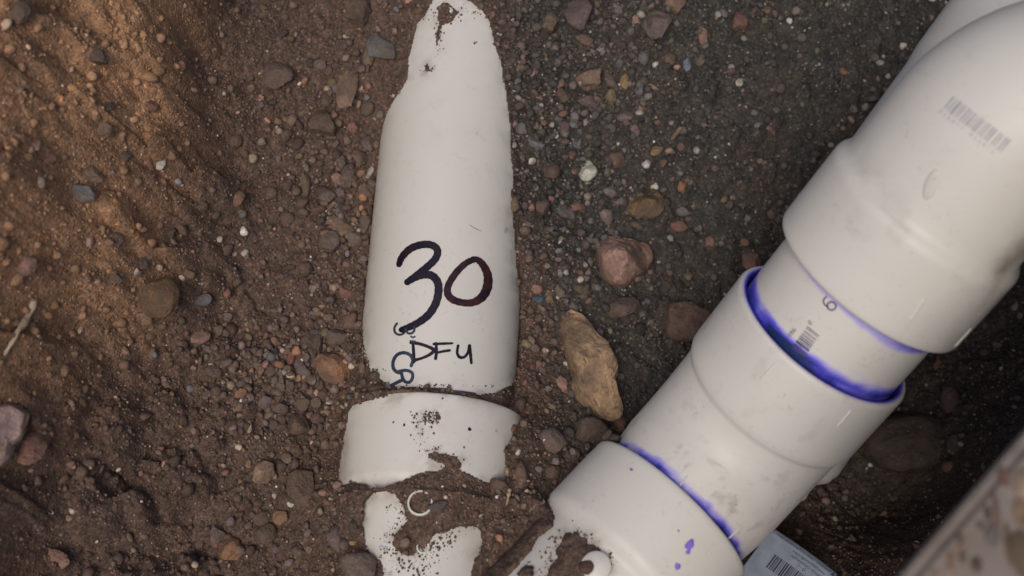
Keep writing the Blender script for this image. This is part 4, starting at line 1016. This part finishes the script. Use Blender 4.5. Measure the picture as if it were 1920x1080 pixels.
# prints on the short pipe
ribbon('printed_digit', [([(1550,556),(1545,561),(1544.5,567),(1548,572),(1553,575)], 2.8), ([(1559.5 + 8.2 * math.cos(a_), 573.5 + 7.6 * math.sin(a_)) for a_ in np.linspace(0, 2 * math.pi, 15)], 3.0)], RP, M_PRINTV, short)
lettering('printed_digit', '0', (1519, 610), (0.80, -0.60), 13, RP, M_BAR, short)
bx = np.array([-0.60, 0.86]); bx /= np.linalg.norm(bx); by = np.array([0.80, 0.62]); by /= np.linalg.norm(by)
o0 = np.array([1513.0, 612.0])
for dist, wd, mt in ((0, 2, 1), (3.2, 1.4, 1), (9, 1.6, 0), (12.5, 1.1, 1), (16.5, 2.4, 1), (21, 2.2, 1), (25, 2.6, 0), (29, 1.4, 0), (33.5, 4.4, 0), (40, 2.0, 0), (43.5, 2.6, 0), (47, 1.6, 0)):
    a = o0 + bx * dist + by * 1.0; b = a + by * 27
    ribbon('barcode_bar', [([tuple(a), tuple(b)], wd)], RP, M_BAR if mt else M_PRINTV, short)
lettering('printed_digit', '986', tuple(o0 + bx * 36 - by * 12), tuple(-bx), 13, RP, M_BAR, short)
# faded barcode on the upper bend
bx2 = np.array([0.79, 0.60]); bx2 /= np.linalg.norm(bx2); by2 = np.array([-0.66, 0.75]); by2 /= np.linalg.norm(by2)
SU = Surf(upper); r_ = random.Random(4); dist = 0.0; o1 = np.array([1789.0, 183.0])
while dist < 132:
    wd = r_.choice([2.2, 3, 4, 5.5]); a = o1 + bx2 * dist; b = a + by2 * 27
    ribbon('barcode_bar', [([tuple(a), tuple(b)], wd)], SU, M_FAINT, upper, lift=0.0004); dist += wd + r_.choice([2.5, 3, 4.5, 6])
for k, ch in enumerate('026811 930412'):
    if ch != ' ': lettering('printed_digit', ch, tuple(o1 + bx2 * (k * 10.2 - 4) + by2 * 40), tuple(bx2), 11, SU, M_FAINT, upper, lift=0.0004)
# moulding lines, drops and a dent
rib('alignment_rib', (1734, 561), (1706, 602), RHU, upper); rib('alignment_rib', (1822, 614), (1788, 651), RHU, upper)
RHM = Cyl(M0, D2, HUB_R)
rib('alignment_rib', (1597, 768), (1570, 800), RHM, elbow, 3); rib('alignment_rib', (1452, 683), (1424, 712), RHM, elbow, 2.4)
LE = Cyl(L0, D1, PIPE_R)
rib('alignment_rib', (1290, 891), (1274, 911), LE, elbow, 3); rib('alignment_rib', (1388, 990), (1364, 1011), LE, elbow, 3)
for c, rx, ry, ro, sd_k in (((1293, 1021), 8, 10, 10, 1), ((1290, 1034), 5, 5, 0, 7), ((1270, 1062), 5, 7.5, 0, 2), ((1184, 881), 3, 3, 0, 3), ((1272, 995), 2, 2, 0, 4)): blob('primer_drop', c, rx, ry, ro, LRH if c[0] > 1150 else LRB, M_VIOLET, lowS, seed=sd_k)
boss_ring('moulded_ring', (1118, 1064), 28, LRB, lowS, h=0.0044, wall=0.0074)
q0 = SU.hit(1746, 346); n0 = SU.normal(q0)
V, Fc = ICO[3]; ex = np.array(ray(1758, 325)) - np.array(ray(1735, 370)); ex -= (ex @ n0) * n0; ex /= np.linalg.norm(ex); ey = np.cross(n0, ex)
W = q0 + np.outer(V[:, 0] * 0.0072, ex) + np.outer(V[:, 1] * 0.0030, ey) + np.outer(V[:, 2] * 0.0007, n0)
me = mesh_np('moulded_lug', W, Fc, 3); smooth(me); fattr(me, 'primer', np.zeros(len(W))); fattr(me, 'grime', np.zeros(len(W)) + 0.12); obj('moulded_lug', me, M_PVC, upper)

# ---- the pipe lying beneath the riser
B0 = at(1420, 795, F * 0.107 / 358.0); B1 = on_z(1861, 167, B0[2] + 0.012)
dB = B1 - B0; lenB = np.linalg.norm(dB); dB /= lenB
under = thing('lower_pipe', (B0[0], B0[1], B0[2] - 0.05), 'white plastic pipe with wide collars lying beneath the riser', 'pipe')
pb = Path([B0 - dB * 0.05, B1 + dB * 0.25])
tube('pipe', pb, [(0.03, PIPE_R - 0.006), (0.03, PIPE_R), (lenB + 0.2, PIPE_R)], M_PVC, under, 128)
tube('collar', pb, [(0.040, PIPE_R - 0.001), (0.046, 0.0500), (0.052, 0.0520), (0.072, 0.0520), (0.074, 0.051), (0.074, PIPE_R - 0.001)], M_PVC, under, 128)
k = lenB - 0.028
tube('collar', pb, [(k - 0.034, PIPE_R - 0.001), (k - 0.03, 0.0475), (k, 0.0508), (k + 0.06, 0.0508), (k + 0.075, 0.0520), (k + 0.17, 0.0520), (k + 0.17, PIPE_R)], M_PVC, under, 128)

# ------------------------------------------------------------------ soil crumbs lying on the plastic
def crumbs():
    r = np.random.default_rng(91); pts = []
    def cl(cx, cy, sx, sy, nn, cyl, s0=0.0004, s1=0.0015):
        for _ in range(int(nn * 0.7)):
            px, py = r.normal(cx, sx), r.normal(cy, sy); pts.append((cyl.hit(px, py), s0 + (s1 - s0) * r.uniform() ** 2))
    cl(803, 783, 10, 6, 150, LH, .0005, .0017); cl(818, 780, 4, 7, 60, LH); cl(788, 797, 12, 14, 40, LH); cl(810, 845, 14, 5, 40, LH); cl(840, 860, 22, 8, 50, LH); cl(790, 825, 10, 20, 14, LH)
    cl(660, 905, 8, 3, 20, LH); cl(745, 740, 60, 8, 10, LH)
    cl(752, 965, 7, 14, 50, LB); cl(745, 1000, 9, 12, 70, LB); cl(740, 1035, 14, 12, 90, LB); cl(810, 1020, 14, 8, 70, LB, .0006, .002); cl(835, 1000, 16, 6, 50, LB); cl(838, 1016, 5, 6, 26, LB); cl(775, 1050, 18, 10, 70, LB); cl(885, 985, 8, 4, 40, LB); cl(790, 1065, 25, 12, 70, LB); cl(728, 952, 3, 4, 12, LB); cl(800, 1030, 20, 10, 60, LB)
    cl(824, 65, 6, 20, 60, LP); cl(845, 25, 16, 10, 60, LP); cl(803, 128, 7, 5, 30, LP); cl(905, 18, 14, 10, 50, LP); cl(800, 25, 12, 10, 50, LP); cl(890, 80, 2, 2, 6, LP); cl(700, 700, 10, 8, 30, LP); cl(820, 724, 60, 2, 60, LP)
    cl(1045, 1020, 10, 16, 90, LRB); cl(1140, 1050, 7, 9, 40, LRB); cl(1100, 1005, 18, 6, 50, LRB); cl(1030, 1055, 8, 14, 60, LRB); cl(1100, 985, 20, 4, 10, LRB); cl(990, 1075, 10, 12, 60, LRB)
    V0, Fc = rock_verts(r, 1, 0.7, 9); nv = len(V0); m = len(pts); Vs = np.zeros((m, nv, 3)); C = np.zeros((m, 3))
    for i, (q, s) in enumerate(pts):
        ang = r.uniform(0, 6.28); c_, s_ = math.cos(ang), math.sin(ang); Rz = np.array([[c_, s_, 0], [-s_, c_, 0], [0, 0, 1]])
        Vs[i] = (V0 * r.uniform(0.6, 1.1, 3)) @ Rz * s * 0.5 + q + np.array([0, 0, s * 0.2]); C[i] = np.array(BROWN) * r.uniform(0.6, 1.3)
    faces = (Fc[None] + (np.arange(m) * nv)[:, None, None]).reshape(-1, 3)
    me = mesh_np('soil_crumbs', Vs.reshape(-1, 3), faces, 3); cattr(me, 'col', np.repeat(C, nv, 0))
    tag(obj('soil_crumbs', me, M_GRAVEL), 'brown soil crumbs scattered over the white pipes', 'soil', kind='stuff')
crumbs()
q = LRB.hit(1097, 1066)
put_stone(rock_mesh('stone', np.random.default_rng(3), 3, 0.0078, 0.0078, 0.006, 0.4, 0.6), 0, 0, (.14,.07,.055), 0.006, 0.05, 'reddish brown pebble on the soil patch of the lowest socket', None, q + np.array([0, 0, 0.002]))

# ------------------------------------------------------------------ sawn concrete slab over the edge of the trench
E1, E2 = on_z(1680, 1080, SLAB_Z), on_z(1920, 803, SLAB_Z)
ed = (E2 - E1); ed[2] = 0; ed /= np.linalg.norm(ed); en = np.array([ed[1], -ed[0], 0.0])    # en points away from the trench
S_A, S_B = E1 - ed * 0.05, E1 + ed * 1.6
slab = thing('concrete_slab', tuple(S_A), 'worn concrete slab with exposed stones overhanging the trench edge, out of focus', 'slab')
def slab_box(a0, a1, d0_, d1_, z0, z1):
    P = [S_A + ed * a + en * d for a, d in ((a0, d0_), (a1, d0_), (a1, d1_), (a0, d1_))]
    V = [(p[0], p[1], z) for z in (z0, z1) for p in P]
    return V, [(0, 3, 2, 1), (4, 5, 6, 7), (0, 1, 5, 4), (1, 2, 6, 5), (2, 3, 7, 6), (3, 0, 4, 7)]
bm = bmesh.new(); V, Fq = slab_box(0, 1.76, 0, 1.3, SLAB_Z, SLAB_Z + 0.024); vs = [bm.verts.new(v) for v in V]
for f in Fq: bm.faces.new([vs[i] for i in f])
bmesh.ops.recalc_face_normals(bm, faces=bm.faces); bmesh.ops.bevel(bm, geom=list(bm.edges), offset=0.004, segments=2, affect='EDGES')
me = bpy.data.meshes.new('slab_body'); bm.to_mesh(me); bm.free(); obj('slab_body', me, M_CONC, slab)
# stones showing in the worn top
agg = [(1918,912,36,54,'cream'),(1884,896,14,32,'red'),(1852,962,12,26,'dark'),(1838,985,10,14,'dark'),(1862,1000,26,40,'bluegrey'),(1830,1058,18,26,'dark'),(1805,1045,10,22,'dark'),(1782,1048,10,24,'orange'),(1798,1024,9,9,'orange'),(1800,1010,12,20,'brown'),(1868,960,10,60,'brown'),(1890,1020,14,70,'brown'),(1915,960,30,50,'tan'),(1918,1040,40,80,'olive'),(1780,1070,16,18,'cream'),(1752,1074,12,12,'tan')]
fn = -en
def on_face(px, py):
    return on_z(px, py, SLAB_Z + 0.024)
for i, (px, py, w_, h_, c) in enumerate(agg):
    q = on_face(px, py); dep = (q - CAM) @ FWD; V, Fc = rock_verts(np.random.default_rng(100 + i), 2, 0.5, 12)
    W = q + np.outer(V[:, 0] * w_ * dep / F * 0.6, RIGHT) + np.outer(V[:, 1] * h_ * dep / F * 0.6, np.array([0, 1.0, 0])) + np.outer(V[:, 2] * 0.0012, np.array([0, 0, 1.0]))
    me = mesh_np('aggregate_stone', W, Fc, 3); smooth(me); o = obj('aggregate_stone', me, M_STONE, slab); cc = PAL[c]; o.color = (cc[0] * 1.1, cc[1] * 1.05, cc[2], 1)

# ------------------------------------------------------------------ paper tag on the ground under the riser
ta = np.array([1448.0, 989.0]); tb = np.array([1568.0, 1078.0]); tx = (tb - ta) / np.linalg.norm(tb - ta); ty = np.array([-tx[1], tx[0]])
g0 = on_ground(1500, 1060); TZ = float(np.max(hz(*[np.array(v) for v in zip(*[on_z(*(ta + tx * a + ty * b), g0[2])[:2] for a in np.linspace(0, 150, 8) for b in np.linspace(0, 110, 6)])]))) + 0.002
def tag_pt(a, b, lift=0.0):
    p = on_z(*(ta + tx * a + ty * b), TZ); bend = 0.004 * math.sin(a / 150.0 * 2.4) + 0.003 * (b / 110.0) ** 2
    return np.array([p[0], p[1], TZ + bend + lift])
V = []; na, nb = 20, 12
for lift in (0.0, 0.0003):
    for j in range(nb + 1):
        for i in range(na + 1): V.append(tag_pt(149.4 * i / na, 120.0 * j / nb, lift))
Fq = []; L_ = (na + 1) * (nb + 1)
for j in range(nb):
    for i in range(na):
        o = j * (na + 1) + i; Fq += [(o, o + na + 1, o + na + 2, o + 1), (L_ + o, L_ + o + 1, L_ + o + na + 2, L_ + o + na + 1)]
for i in range(na):
    for o in (i, nb * (na + 1) + i): Fq.append((o, o + 1, L_ + o + 1, L_ + o))
for j in range(nb):
    for o in (j * (na + 1), j * (na + 1) + na): Fq.append((o, o + na + 1, L_ + o + na + 1, L_ + o))
ptag = thing('paper_tag', tuple(tag_pt(75, 60)), 'white printed paper tag with barcode lying under the riser pipe', 'tag')
me = mesh_np('sheet', np.array(V), np.array(Fq), 4); sheet = obj('sheet', me, M_SHADED_PAPER, ptag)
def tag_text(txt, a, b, h, squash=1.0):
    Vt, T = text_tris(txt); W = np.array([tag_pt(a - v[0] * h * squash, b - v[1] * h, 0.0006) for v in Vt]); obj('printed_lettering', mesh_np('printed_lettering', W, T, 3), M_TAGINK, sheet)
tag_text('WARNING: Cancer and Reproductive Harm', 136, 8, 7.2, 0.92)
tag_text('www.P65Warnings.ca.gov', 130, 17, 7.0, 1.0); tag_text('Printed for Charlotte Pipe', 134, 26, 7.0, 1.0); tag_text('Q - C', 97, 35, 9, 0.9)
W = np.array([tag_pt(a, b, 0.0006) for a, b in ((147, 9), (138, 9), (142.5, 1.5))]); obj('warning_triangle', mesh_np('warning_triangle', W, np.array([(0, 1, 2)]), 3), M_TAGINK, sheet)
r_ = random.Random(9); a = 34.0
while a < 118:
    wd = r_.choice([1.0, 1.4, 2.2, 3.0]); b0, b1 = 40, 70
    W = np.array([tag_pt(x, y, 0.0006) for x, y in ((a, b0), (a + wd, b0), (a + wd, b1), (a, b1))]); obj('barcode_bar', mesh_np('barcode_bar', W, np.array([(0, 1, 2, 3)]), 4), M_TAGINK, sheet); a += wd + r_.choice([1.2, 1.6, 2.4])

# ------------------------------------------------------------------ root ends showing in the soil
def root(pts, wpx, label):
    P = [on_ground(*p) for p in pts]; path = Path([p + np.array([0, 0, 0.0015]) for p in P], 0.004); r = wpx * 0.5 * 0.7 / F; k = path.len
    prof = [(0, r * 0.2)] + [(k * f, r * (1 + 0.25 * math.sin(f * 19)) * (0.55 + 0.45 * math.sin(math.pi * min(f * 1.4, 1) ** 0.7))) for f in np.linspace(0.04, 0.96, 14)] + [(k, r * 0.2)]
    o = tube('root', path, prof, M_ROOT, None, 12, step=0.003); tag(o, label, 'root')
root([(68, 562), (60, 580), (52, 600), (34, 625), (22, 648), (10, 668)], 15, 'pale crooked root sticking out of the ochre bank')
root([(956, 918), (953, 932), (950, 948)], 8, 'short whitish root stub beside the broken socket')
